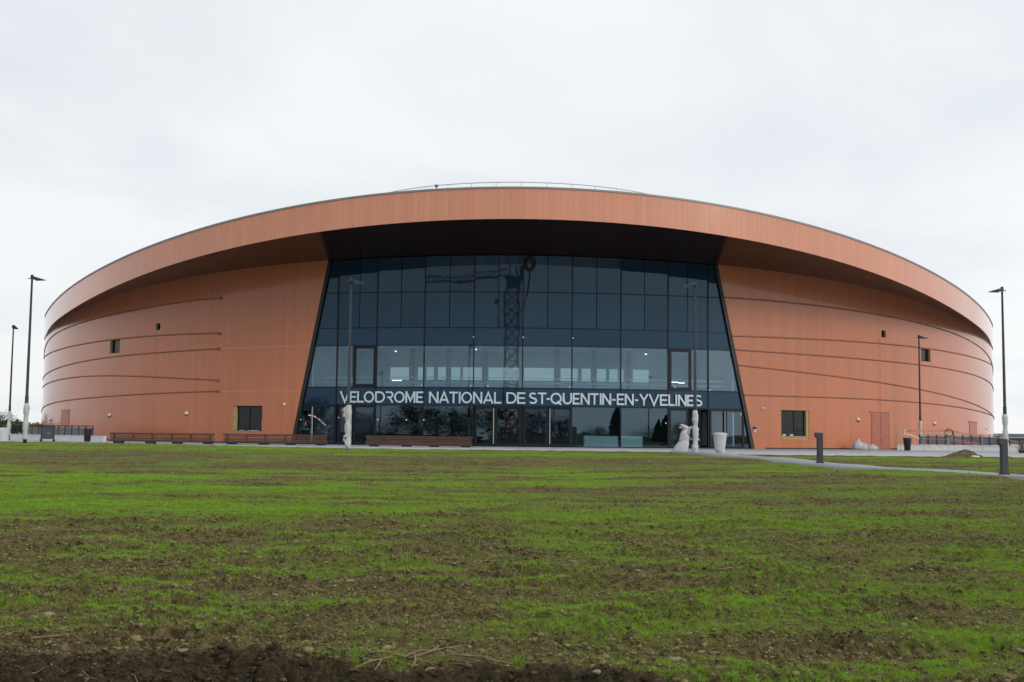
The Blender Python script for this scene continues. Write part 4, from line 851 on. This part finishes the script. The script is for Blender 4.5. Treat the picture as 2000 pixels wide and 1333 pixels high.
# ------------------------------------------------------------------ bollards
def make_bollard():
    o = empty('bollard', (0, 0, 0), '', 'bollard', 'charcoal bollard lights along the footpath'); mb = MB(); mb.box((0, 0, .48), (.175, .19, .92)); mb.build('post', M['bollard'], o)
    mb = MB(); mb.prism([(-.165, -.10, .93), (.0885, -.10, .93), (.0885, .10, .93), (-.165, .10, .93)], [(-.165, -.10, 1.10), (.0885, -.10, 1.10), (.0885, .10, 1.10), (-.165, .10, 1.10)]); mb.prism([(-.15, -.06, .92), (-.10, -.06, .92), (-.10, .06, .92), (-.15, .06, .92)], [(-.15, -.06, .93), (-.10, -.06, .93), (-.10, .06, .93), (-.15, .06, .93)]); mb.build('light_cap', M['bollard'], o)
    mb = MB(); mb.box((0, 0, .012), (.25, .25, .03)); 
    for sx in (-1, 1):
        for sy in (-1, 1): mb.tube([(sx*.1, sy*.1, .02), (sx*.1, sy*.1, .05)], .012, 6)
    mb.build('base_plate', M['bollard'], o); return o
b0 = make_bollard()
for i, (px, py, top_, lab) in enumerate(((1601.5, 905, 846, 'charcoal bollard on the footpath in front of the right window'), (1961.5, 927, 858.5, 'nearer charcoal bollard by the right edge in front of a lamp post'))):
    o = b0 if i == 0 else copy_tree(b0); Y = 1.1*F/(py-top_); p = at(px, py, Y); o.location = p; o['label'] = lab; o.rotation_euler.z = D(4)
# ------------------------------------------------------------------ long benches
def make_bench():
    L2 = 4.2; o = empty('bench', (0, 0, 0), '', 'bench', 'long slatted wooden benches with their backs to the field'); mb = MB()
    for z in (.38, .52, .66): mb.box((0, -.30, z), (2*L2, .05, .085))
    mb.build('backrest', M['bench'], o); mb = MB(); mb.box((0, -.24, .80), (2*L2+.1, .22, .13)); mb.build('top_rail', M['bench_dark'], o)
    mb = MB()
    for k in range(5): mb.box((0, -.16+.13*k, .42), (2*L2, .115, .05))
    mb.build('seat', M['bench'], o); mb = MB(); mb.box((0, -.28, .235), (2*L2+.15, .09, .16)); mb.build('lower_board', M['bench_dark'], o)
    for x in (-3.9, -2.35, -.8, .8, 2.35, 3.9): mb = MB(); mb.box((x, -.22, .46), (.16, .10, .55)); mb.build('post', M['bench_dark'], o)
    for x in (-3.6, -1.0, 1.2, 3.7): mb = MB(); mb.box((x, 0, .085), (.75, .5, .17)); mb.build('foot', M['foot'], o)
    return o
be = make_bench()
for i, (px, Y, z, rz, lab) in enumerate(((318.5, 94.5, .02, 0, 'long slatted bench at the foot of the left copper wall, leftmost bench'), (539, 94.5, .02, 0, 'long slatted bench reaching from the left window to the glass doors'), (819, 92.5, -.0, 0, 'long reddish slatted bench in front of the glass front'), (2086, 95, 0, 0, 'bench cut off by the right edge of the picture'))):
    o = be if i == 0 else copy_tree(be); d = ray(px, 850); o.location = (d.x/d.y*Y, Y, z); o.rotation_euler.z = D(rz); o['label'] = lab
# ------------------------------------------------------------------ wrapped things, bins, sacks
def rings_thing(name, prof, mat, lab, cat, base, seed, group=None, n=14, jit=.06):
    q = random.Random(seed); Rg = []
    P2 = []
    for a, b_ in zip(prof[:-1], prof[1:]):
        for k in range(3): f = k/3; P2.append(tuple(a[j]+(b_[j]-a[j])*f for j in range(4)))
    P2.append(prof[-1]); fold = [q.uniform(-jit, jit) for _ in range(n)]
    for z, x0, x1, dp in P2:
        c, hx = (x0+x1)/2, (x1-x0)/2; Rg.append([(base.x+c+hx*math.cos(2*math.pi*j/n)*(1+fold[j]+q.uniform(-jit, jit)*.6), base.y+dp*math.sin(2*math.pi*j/n)*(1+fold[j]), base.z+z+q.uniform(-.02, .02)*(0 if z < .02 else 1)) for j in range(n)])
    mb = MB(); mb.rings(Rg); return mb, name, mat, lab, cat, group
p = on_ground(1331, 884.5); k_ = p.y/F
o = empty('wrapped_fountain', p, 'person high post shaped object swathed in white plastic by the open door', 'wrapped object')
def px_prof(rows, cx_): return [((884.5-y)*k_, (a-cx_)*k_, (b_-cx_)*k_, dp) for y, a, b_, dp in rows]
mb, *_ = rings_thing('', px_prof([(884.5, 1313, 1344.5, .45), (876, 1316, 1345, .42), (866, 1323, 1346, .36), (861, 1327, 1346, .3)], 1331), 0, '', '', p, 3); mb.build('skirt_wrap', M['wrap'], o, True)
mb, *_ = rings_thing('', px_prof([(861, 1326, 1346.5, .3), (855, 1328, 1347, .33), (848, 1329, 1347, .33), (842, 1332, 1345, .26), (839, 1334, 1344, .2)], 1331), 0, '', '', p, 4); mb.build('body_wrap', M['wrap'], o, True)
mb, *_ = rings_thing('', px_prof([(839.5, 1333, 1343.5, .2), (836, 1332, 1345, .25), (833, 1330, 1344, .22), (830.6, 1328.5, 1338, .12), (829.7, 1329.5, 1333, .05)], 1331), 0, '', '', p, 5); mb.tube([(p.x-.02, p.y-.05, p.z+1.66), (p.x-.12, p.y-.1, p.z+1.70), (p.x-.16, p.y-.1, p.z+1.63)], [.07, .06, .02], 8); mb.build('hood_wrap', M['wrap'], o, True)
p = on_ground(1407, 886.5); k_ = p.y/F; o = empty('wrapped_bin', p, 'litter bin wrapped in white plastic standing right of the lamp post by the doors', 'litter bin')
mb, *_ = rings_thing('', [((886.5-y)*k_, (a-1407)*k_, (b_-1407)*k_, dp) for y, a, b_, dp in [(886, 1400, 1416, .22), (880, 1396, 1416, .28), (865, 1395, 1418, .34), (853, 1394, 1419.5, .38), (849, 1393, 1421, .40), (847, 1394, 1420, .36), (845.5, 1399, 1411, .15)]], 0, '', '', p, 8, None, 16, .05); mb.build('plastic_cover', M['wrap'], o, True)
mb = MB(); mb.tube([(p.x-.15, p.y, p.z), (p.x-.15, p.y, p.z+.06)], .3, 12); mb.build('bin_foot', M['binm'], o)
mb, *_ = rings_thing('', [(0.0, .15, .65, .2), (.03, .1, .7, .25), (.05, .3, .5, .1)], 0, '', '', p, 9); mb.build('loose_film', M['wrap'], o, True)
p = at(6, 858, 84); p.z = .1; o = empty('wrapped_bin', p, 'squat white wrapped block at the far left edge of the field', 'litter bin')
mb, *_ = rings_thing('', [(0, -.48, .40, .4), (.5, -.46, .38, .4), (.98, -.48, .42, .42), (1.05, -.45, .38, .36), (1.08, -.2, .2, .2)], 0, '', '', p, 12, None, 12, .04); mb.build('plastic_cover', M['wrap'], o, True); mb = MB(); mb.box((p.x, p.y, p.z-.06), (.7, .6, .14)); mb.build('bin_foot', M['binm'], o)
def black_bin(px, Y, lab):
    d = ray(px, 860); x = d.x/d.y*Y; o = empty('black_bin', (x, Y, 0), lab, 'litter bin', 'tapered black bins beside the ramp walls'); mb = MB(); n = 18
    prof = [(0, .24), (.03, .26), (1.05, .36), (1.14, .365), (1.14, .31), (.95, .29)]
    mb.rings([[(x+r*math.cos(2*math.pi*j/n), Y+r*math.sin(2*math.pi*j/n), z) for j in range(n)] for z, r in prof]); mb.build('bin_body', M['binm'], o, True)
    mb = MB(); mb.tube([(x+.37*math.cos(2*math.pi*j/24), Y+.37*math.sin(2*math.pi*j/24), 1.13) for j in range(24)], .02, 6, 0, True); mb.build('rim', M['binm'], o, True)
black_bin(170.5, 104, 'tapered black bin before the railing left of the hall'); black_bin(1772, 104, 'tapered black bin between the double door and the far right lamp post')
def gp0(px, Y, z=0): d = ray(px, 850); return Vector((d.x/d.y*Y, Y, z))
for px, py, w_, h_s, seed, lab in ((1678, 877, 1.25, 1.0, 1, 'tall knotted white sack leaning on the right copper wall'), (1688, 877.5, 1.25, .62, 2, 'bulging white sack in the middle of the pile by the wall'), (1702, 877.5, 1.15, .58, 3, 'low white sack nearest the double door')):
    p = gp0(px, 107.2-.15*seed); q = random.Random(seed); n = 16; Rg = []; sx = w_/2
    for z, r in ((0, .85), (.12, 1.0), (.35, .98), (.55, .82), (.72, .55), (.82, .28), (.88, .2), (1.0, .34)):
        Rg.append([(p.x+(-.18 if seed == 1 else .05)*z*sx+sx*r*math.cos(2*math.pi*j/n)*q.uniform(.86, 1.12), p.y+.42*r*math.sin(2*math.pi*j/n)*q.uniform(.86, 1.12), z*h_s*q.uniform(.95, 1.05)) for j in range(n)])
    mb = MB(); mb.rings(Rg); tag(mb.build('rubble_sack', M['sack'], None, True), lab, 'sack', 'white sacks piled at the wall')
# spoil heap and litter on the right
p = on_ground(1888, 893, 0); q = random.Random(9); mb = MB(); Rg = []
for k in range(9):
    f = k/8; Rg.append([(p.x+(1.45*(1-f)**.85+.08)*math.cos(2*math.pi*j/30)*q.uniform(.85, 1.12)+.30*f, p.y+.8+(.8*(1-f)**.8+.05)*math.sin(2*math.pi*j/30)*q.uniform(.85, 1.12), -.12+.55*f**1.25+q.uniform(-.05, .07)) for j in range(30)])
mb.rings(Rg); tag(mb.build('spoil_heap', M['heap'], None, False), 'small heap of excavated soil beside the forecourt on the right', 'soil heap')
p = on_ground(1905, 894, .0); mb = MB(); mb.rings([[(p.x+.28*math.cos(2*math.pi*j/9)*SR.uniform(.7, 1.1), p.y+.2*math.sin(2*math.pi*j/9), z+SR.uniform(0, .03)) for j in range(9)] for z in (0, .05, .09)]); tag(mb.build('crumpled_paper', M['whitepl'], None, True), 'crumpled white scrap lying at the foot of the spoil heap', 'litter')
# ------------------------------------------------------------------ ramp walls, railings
def wall_run(pts, h, w_, lab):
    mb = MB()
    for a, b_ in zip(pts[:-1], pts[1:]):
        a, b_ = Vector(a), Vector(b_); u = (b_-a).normalized(); n_ = Vector((-u.y, u.x, 0))*w_/2; mb.prism([a-n_, b_-n_, b_+n_, a+n_], [v+Vector((0, 0, h)) for v in (a-n_, b_-n_, b_+n_, a+n_)])
        n2 = n_*1.25; mb.prism([v+Vector((0, 0, h)) for v in (a-n2, b_-n2, b_+n2, a+n2)], [v+Vector((0, 0, h+.07)) for v in (a-n2, b_-n2, b_+n2, a+n2)])
    return tag(mb.build('ramp_wall', M['white_wall']), lab, 'low wall')
def gp(px, Y, z=0): d = ray(px, 850); return Vector((d.x/d.y*Y, Y, z))
wall_run([gp(205, 106), gp(120, 110), gp(20, 116)], .45, .3, 'low white ramp wall in front of the left copper wall'); wall_run([gp(1752, 107), gp(1880, 106), gp(2030, 104)], .45, .3, 'low white ramp wall at the right end of the hall')
def railing(name, pts, z0, z1, lab, npanel, panel=True, solid=None):
    pts = [Vector(p) for p in pts]; o = empty(name, pts[0], lab, 'railing'); L_ = [0]
    for a, b_ in zip(pts[:-1], pts[1:]): L_.append(L_[-1]+(b_-a).length)
    def pos(s):
        for k in range(len(pts)-1):
            if s <= L_[k+1]+1e-6: return pts[k].lerp(pts[k+1], (s-L_[k])/(L_[k+1]-L_[k]))
        return pts[-1]
    N_ = npanel; mb = MB(); mb.tube([pos(L_[-1]*k/N_)+Vector((0, 0, z1)) for k in range(N_+1)], .045, 8); mb.build('handrail', M['steel'] if 'pale' in lab else M['pole'], o)
    for k in range(N_+1): p = pos(L_[-1]*k/N_); mb = MB(); mb.box((p.x, p.y, (z0+z1)/2), (.09, .09, z1-z0)); mb.build('post', M['pole'], o)
    if panel:
        for k in range(N_):
            a, b_ = pos(L_[-1]*k/N_), pos(L_[-1]*(k+1)/N_); u = (b_-a).normalized()*.06; n_ = Vector((-u.y, u.x, 0))*.2; a, b_ = a+u, b_-u; lo, hi = Vector((0, 0, z0+.04)), Vector((0, 0, z1-.16))
            mb = MB(); mb.prism([a-n_+lo, b_-n_+lo, b_+n_+lo, a+n_+lo], [a-n_+hi, b_-n_+hi, b_+n_+hi, a+n_+hi]); mb.build('infill_panel', M['railpanel'], o)
    else:
        mb = MB()
        for k in range(N_*5): p = pos(L_[-1]*(k+.5)/(N_*5)); mb.tube([p+Vector((0, 0, z0)), p+Vector((0, 0, z1))], .015, 5)
        mb.build('bars', M['pole'], o)
    return o
railing('railing', [gp(181, 107), gp(120, 110.4), gp(50, 114.5)], .52, 1.42, 'dark railing with grey infill panels on the left ramp wall', 10)
railing('railing', [gp(48, 115), gp(18, 117)], .52, 1.50, 'open dark railing end at the far left behind the lamp posts', 2, False)
railing('railing', [gp(1796, 106.8), gp(1880, 106.3), gp(1950, 105.4)], .52, 1.48, 'railing with pale handrail and grey infill panels on the right ramp wall', 9)
railing('railing', [gp(1952, 105.3), gp(1980, 104.9), gp(2030, 104.2)], .52, 1.25, 'open barred railing with pale handrail at the right edge', 4, False)
mb = MB(); pts = [at(x_, y_, 103) for x_, y_ in ((48, 829), (85, 828), (112, 828.2), (160, 829.5), (198, 833), (226, 835))]
for a, b_ in zip(pts[:-1], pts[1:]): u = Vector((0, .004, 0)); v = Vector((0, 0, .022)); mb.prism([a-v, b_-v, b_+v, a+v], [a-v+u, b_-v+u, b_+v+u, a+v+u])
tag(mb.build('barrier_tape', M['orange']), 'faded red tape stretched above the left railing', 'tape')
mb = MB()
for pts in (((1758, 842.5), (1790, 841.5), (1873, 842)), ((1762, 841), (1803, 844), (1852, 843.5), (1918, 852.5), (1962, 857), (2003, 868)), ((1830, 836.5), (1852, 842), (1905, 849), (1960, 851.5))):
    q = [at(x_, y_, 101.5) for x_, y_ in pts]
    for a, b_ in zip(q[:-1], q[1:]): u = Vector((0, .004, 0)); v = Vector((0, 0, .024)); mb.prism([a-v, b_-v, b_+v, a+v], [a-v+u, b_-v+u, b_+v+u, a+v+u])
tag(mb.build('barrier_tape', M['orange']), 'upper orange tape strands tied between thin stakes at the right ramp', 'tape')
mb = MB()
for pts in (((1803, 857.5), (1852, 858.5), (1880, 864.5), (1918, 871)), ((1852, 855), (1918, 868.5)), ((1945, 868), (1965, 877))):
    q = [at(x_, y_, 101.6) for x_, y_ in pts]
    for a, b_ in zip(q[:-1], q[1:]): u = Vector((0, .004, 0)); v = Vector((0, 0, .02)); mb.prism([a-v, b_-v, b_+v, a+v], [a-v+u, b_-v+u, b_+v+u, a+v+u])
tag(mb.build('barrier_tape', M['orange']), 'lower sagging orange tape strands at the right ramp', 'tape')
mb = MB(); q = [at(x_, y_, 101.4) for x_, y_ in ((1765, 841.5), (1771, 839.5), (1766, 847.5), (1780, 850), (1796, 857))]
for a, b_ in zip(q[:-1], q[1:]): u = Vector((0, .004, 0)); v = Vector((0, 0, .028)); mb.prism([a-v, b_-v, b_+v, a+v], [a-v+u, b_-v+u, b_+v+u, a+v+u])
tag(mb.build('barrier_tape', M['whitepl']), 'white tape end fluttering from the first stake at the right ramp', 'tape')
for px, py, lab in ((1758.5, 836, 'thin stake left of the black bin at the right'), (1803.5, 840, 'thin stake just right of the far right lamp post'), (1851.5, 834, 'thin stake carrying the cable coil'), (1918, 851, 'short thin stake at the right end of the tape')):
    b_ = at(px, py, 101.5); mb = MB(); mb.tube([(b_.x, b_.y, 0), (b_.x, b_.y, b_.z)], .028, 6); mb.tube([(b_.x, b_.y, b_.z-.1), (b_.x, b_.y, b_.z-.04)], .05, 6); tag(mb.build('stake', M['steel']), lab, 'stake', 'stakes holding the orange tape')
c = at(1853, 846, 101.2); mb = MB()
for k in range(3): mb.tube([(c.x+(.34+.02*k)*math.cos(2*math.pi*j/24), c.y-.05*k, c.z+(.34-.02*k)*math.sin(2*math.pi*j/24)) for j in range(24)], .028, 6, 0, True)
tag(mb.build('cable_coil', M['wire'], None, True), 'coil of black cable hanging on a stake at the right ramp', 'cable')
# cable coil hanging under the canopy
c = P(cyl(1035, 516, RG)[0], cyl(1035, 516, RG)[1], RG+.45); mb = MB(); q = random.Random(4)
for k in range(7): mb.tube([(c.x+(.36+.06*q.random())*math.cos(2*math.pi*j/22)+.05*k-.17, c.y-.04*k, c.z+.05+(.50+.1*q.random())*math.sin(2*math.pi*j/22)) for j in range(22)], .026, 6, 0, True)
mb.tube([(c.x, c.y, c.z+.55), (c.x+.05, c.y, 16.9)], .05, 6); mb.tube([(c.x-.1, c.y, c.z-.6), (c.x, c.y, c.z-1.0), (c.x+.1, c.y, c.z-.6)], .04, 6)
e1 = cyl(1021, 655, RG); e1 = P(e1[0], e1[1], RG+.2); mb.tube([(c.x, c.y, c.z-1.0), (c.x-.25, c.y+.1, c.z-2.8), tuple(e1.lerp(c, .25)-Vector((.22, 0, 0))), tuple(e1)], .03, 6); mb.tube([(c.x+.05, c.y, c.z-1.0), (c.x-.18, c.y+.1, c.z-2.8), tuple(e1.lerp(c, .3)-Vector((.45, 0, 0))), tuple(e1+Vector((-.3, 0, .4)))], .02, 6)
tag(mb.build('cable_bundle', M['wire'], None, True), 'black cable bundle hanging from the canopy over the glass front', 'cable')
# wheeled mesh cart by the left railing
p = gp(93, 101); o = empty('site_cart', p, 'dark mesh cart on two wheels parked before the left railing', 'cart'); x, y = p.x, p.y; mb = MB()
for dx in (-.56, .56): mb.box((x+dx, y, .82), (.07, .07, 1.24))
for z in (.26, 1.30, 1.42): mb.box((x, y, z), (1.2, .06, .06))
mb.build('frame', M['pole'], o); mb = MB(); mb.box((x, y+.01, .77), (1.05, .02, 1.0)); mb.build('mesh_panel', M['mesh'], o); mb = MB(); mb.box((x+.1, y-.02, .72), (.3, .02, .25)); mb.build('notice', M['railpanel'], o)
for dx in (-.56, .56): mb = MB(); mb.tube([(x+dx, y-.06, .11), (x+dx, y+.06, .11)], .11, 14); mb.tube([(x+dx, y, .1), (x+dx, y, .3)], .03, 6); mb.build('wheel', M['binm'], o)
# ------------------------------------------------------------------ trees
def leafmat(name, col):
    m, t, b = nodes(name); gi = addn(t, 'ShaderNodeNewGeometry'); r_ = ramp(t, gi.outputs['Random Per Island'], [(0, tuple(c*.55 for c in col)), (1, tuple(c*1.5 for c in col))]); t.links.new(r_, b.inputs['Base Color']); b.inputs['Roughness'].default_value = .6; b.inputs['Specular IOR Level'].default_value = .3; return m
M['leaf'] = leafmat('dark_leaves', (.050, .085, .022)); M['needle'] = leafmat('conifer_needles', (.022, .042, .022))
def make_tree(p, h, wdt, lab, seed, conifer=False, group=None, nl=2600, bare=False):
    q = random.Random(seed); o = empty('conifer_tree' if conifer else 'tree', p, lab, 'tree', group); x, y, z = p; mb = MB()
    mb.tube([(x, y, z-.3), (x+.02*h, y, z+h*.35), (x, y, z+h*.9)], [h*.028, h*.02, h*.005], 8)
    if not conifer:
        for k in range(9):
            a = q.random()*6.28; b0 = h*q.uniform(.2, .6); e_ = Vector((x+math.cos(a)*wdt*.38, y+math.sin(a)*wdt*.38, z+b0+h*q.uniform(.12, .3))); mb.tube([(x, y, z+b0), (x+math.cos(a)*wdt*.18, y+math.sin(a)*wdt*.18, z+b0+h*.08), e_], [h*.011, h*.008, h*.003], 5)
    mb.build('trunk', M['bark'], o, True); V = []; Fx = []
    cl = []
    for k in range(26 if not conifer else 0):
        a = q.random()*6.28; r_ = wdt*.5*q.random()**.6*.85; f = q.uniform(.28, .92); k2 = math.sqrt(max(.1, 1-((f-.58)/.46)**2)); cl.append((x+math.cos(a)*r_*k2, y+math.sin(a)*r_*k2, z+h*f, wdt*q.uniform(.10, .2)))
    for k in range(nl):
        if conifer:
            f = q.random()**1.3; tier = abs(((f*11) % 1)-.5)*.5+.75; rr_ = wdt*.5*(1-f)**.85*tier*q.random()**.45; a = q.random()*6.28; c = (x+math.cos(a)*rr_, y+math.sin(a)*rr_, z+h*(.08+.92*f)-rr_*.25); s_ = h*.028
        else:
            cc = q.choice(cl); u = Vector((q.gauss(0, 1), q.gauss(0, 1), q.gauss(0, .8))); u = u.normalized()*cc[3]*q.random()**.35; c = (cc[0]+u.x, cc[1]+u.y, cc[2]+u.z); s_ = max(.07, h*.02)
            if bare and q.random() < .55: continue
        n_ = len(V); d1 = Vector((q.gauss(0, 1), q.gauss(0, 1), q.gauss(0, .7))).normalized()*s_*q.uniform(.6, 1.4); d2 = d1.orthogonal().normalized()*s_*q.uniform(.4, .9); c = Vector(c)
        V += [tuple(c-d1), tuple(c+d2), tuple(c+d1), tuple(c-d2)]; Fx.append((n_, n_+1, n_+2, n_+3))
    mb = MB(); mb.v, mb.f, mb.m = V, Fx, [0]*len(Fx); mb.build('crown', M['needle' if conifer else 'leaf'], o); return o
for px, pyt, Y, w_, lab, sd_ in ((2, 803, 150, 4.2, 'green bush at the far left edge behind the wrapped block', 1), (33, 822, 150, 2.6, 'small bushy tree right of the far left lamp post', 2), (72, 828, 170, 2.4, 'sparse shrub beside the left end of the hall', 3)):
    p = at(px, pyt, Y); make_tree(Vector((p.x, p.y, -.1)), p.z+.1, w_, lab, sd_, False, 'bushes left of the hall', 1500, sd_ == 3)
# trees across the field, seen mirrored in the entrance glass
MT = [(612, 780, 150, 13, 'd'), (700, 812, 140, 10, 'd'), (722, 826, 120, 8, 'd'), (775, 822, 140, 12, 'd'), (815, 792, 130, 12, 'd'), (850, 798, 135, 11, 'd'), (880, 806, 140, 14, 'd'), (915, 804, 150, 14, 'd'), (965, 800, 160, 12, 'd'), (1040, 806, 165, 14, 'd'), (1090, 812, 150, 12, 'd'), (1170, 838, 170, 8, 'd'), (1204, 789, 150, 5.2, 'c'), (1285, 818, 150, 4.4, 'c'), (1298, 812, 170, 5, 'c'), (1262, 838, 150, 12, 'd'), (1330, 832, 140, 10, 'd'), (490, 800, 140, 14, 'd')]
wl_ = ['at the left end of the glass front', 'low behind the left door frame', 'dark and low beside the left door frame', 'low behind the mirrored lamp post', 'tall and dark under the word national', 'broad one left of the middle doors', 'over the middle of the long red bench', 'left beside the middle doors', 'in the first middle door leaf', 'in the third middle door leaf', 'in the last middle door leaf', 'tiny above the left reception counter', 'tall dark conifer mirrored above the two pale counters', 'slim conifer mirrored right of the right lamp reflection', 'second slim conifer mirrored at the right door frame', 'broad and low right of the pale counters', 'low in the door pane behind the wrapped post', 'outside the left end of the glass']
for k, (px, pyt, ds, w_, ty) in enumerate(MT):
    p = mirror(px, pyt, None, ds) if px > 570 else Vector((-75, -10, 9)); lab = ('tree mirrored in the glass, ' if ty == 'd' else '')+wl_[k]
    make_tree(Vector((p.x, p.y, -1.0)), p.z+1.0, w_, lab, 40+k, ty == 'c', 'trees across the field', 4200)
# ------------------------------------------------------------------ tower crane across the field
base = mirror(1000, 700, None, 116); bx, by, bz = base.x, base.y, -1.0
o = empty('tower_crane', (bx, by, bz), 'red lattice tower crane seen mirrored in the middle of the glass front', 'crane'); hs = 1.25; zt = 30.0
mb = MB()
for sx in (-1, 1):
    for sy in (-1, 1): mb.box((bx+sx*hs, by+sy*hs, (bz+zt)/2), (.2, .2, zt-bz))
z = bz; k = 0
while z < zt-2.2:
    for a, b_ in (((-1, -1), (1, -1)), ((1, -1), (1, 1)), ((1, 1), (-1, 1)), ((-1, 1), (-1, -1))):
        mb.tube([(bx+a[0]*hs, by+a[1]*hs, z), (bx+b_[0]*hs, by+b_[1]*hs, z+2.2)], .075, 4); mb.tube([(bx+b_[0]*hs, by+b_[1]*hs, z), (bx+a[0]*hs, by+a[1]*hs, z+2.2)], .075, 4); mb.tube([(bx+a[0]*hs, by+a[1]*hs, z), (bx+b_[0]*hs, by+b_[1]*hs, z)], .06, 4)
    z += 2.2
mb.build('mast', M['crane'], o); mb = MB(); mb.box((bx, by, bz+.5), (6, 6, 1)); mb.build('ballast', M['cranegrey'], o)
mb = MB(); mb.tube([(bx, by, zt-1.6), (bx, by, zt)], 1.5, 14); mb.box((bx, by, zt+.25), (3.4, 3.4, .5)); mb.build('slewing_ring', M['cranegrey'], o)
mb = MB(); mb.box((bx+1.9, by+1.3, zt+1.3), (1.2, 1.3, 1.9)); mb.build('cab', M['crane'], o)
mb = MB(); jl = 46; top_z = zt+1.9
for yy, zz_ in ((-.7, zt+.6), (.7, zt+.6), (0, top_z)): mb.tube([(bx-1.2, by+yy, zz_), (bx-jl, by+yy*.7, zz_-.6 if yy else top_z-1.1)], .11, 5)
for k in range(26):
    x0, x1, x2 = bx-1.2-k*1.72, bx-1.2-k*1.72-.86, bx-1.2-(k+1)*1.72; dz = -.6*k/26
    for yy in (-.7, .7): mb.tube([(x0, by+yy, zt+.6+dz), (x1, by, top_z+dz), (x2, by+yy, zt+.6+dz)], .06, 4)
mb.build('jib', M['crane'], o); mb = MB()
for yy in (-.7, .7): mb.tube([(bx+1.2, by+yy, zt+.6), (bx+9, by+yy, zt+.6)], .14, 5)
for k in range(5): mb.tube([(bx+1.2+k*1.6, by-.7, zt+.6), (bx+2.8+k*1.6, by+.7, zt+.6)], .06, 4)
mb.build('counter_jib', M['crane'], o); mb = MB(); mb.box((bx+8.3, by, zt+.1), (1.4, 1.8, 2.2)); mb.build('counterweight', M['cranegrey'], o)
mb = MB()
for sx in (-1, 1): mb.tube([(bx+sx*.9, by-.8, zt+.5), (bx, by, zt+7)], .12, 5); mb.tube([(bx+sx*.9, by+.8, zt+.5), (bx, by, zt+7)], .12, 5)
mb.tube([(bx, by, zt+7), (bx-28, by, top_z-.6)], .05, 4); mb.tube([(bx, by, zt+7), (bx+8.5, by, zt+.7)], .05, 4); mb.build('tower_head', M['crane'], o)
mb = MB(); mb.box((bx-3.2, by-.2, zt-4.0), (.9, .5, 1.1)); mb.tube([(bx-3.2, by-.2, zt+.5), (bx-3.2, by-.2, zt-8)], .04, 4); mb.build('hook_block', M['crane'], o)
# ------------------------------------------------------------------ far things
mb = MB(); a, b_ = gp(1938, 420), gp(2180, 420)
mb.prism([(a.x, 420, -.5), (b_.x, 420, -.5), (b_.x, 450, -.5), (a.x, 450, -.5)], [(a.x, 420, 1.2), (b_.x, 420, 1.2), (b_.x, 450, 1.2), (a.x, 450, 1.2)])
o = empty('far_building', (a.x, 420, 0), 'low dark roofed building far beyond the right end of the hall', 'building'); mb.build('wall', M['railpanel'], o)
mb = MB(); mb.prism([(a.x-2, 419, 1.2), (b_.x+2, 419, 1.2), (b_.x+2, 452, 1.2), (a.x-2, 452, 1.2)], [(a.x+1, 428, 2.9), (b_.x, 428, 2.9), (b_.x, 443, 2.9), (a.x+1, 443, 2.9)]); mb.build('roof', M['frame'], o)
hv, hf = [], []; q = random.Random(77)
for k in range(9000):
    x = -q.uniform(128, 420); y = 330+q.uniform(0, 25); c = Vector((x, y, q.uniform(-.5, 2.2+1.0*math.sin(x*.07)+.7*math.sin(x*.19)))); d1 = Vector((q.gauss(0, 1), q.gauss(0, 1), q.gauss(0, 1))).normalized()*.8; d2 = d1.orthogonal().normalized()*.6; n_ = len(hv); hv += [tuple(c-d1), tuple(c+d2), tuple(c+d1), tuple(c-d2)]; hf.append((n_, n_+1, n_+2, n_+3))
mb = MB(); mb.v, mb.f, mb.m = hv, hf, [0]*len(hf); tag(mb.build('far_hedge', M['leaf']), 'far belt of bushes on the horizon left of the hall', 'hedge', kind='stuff')
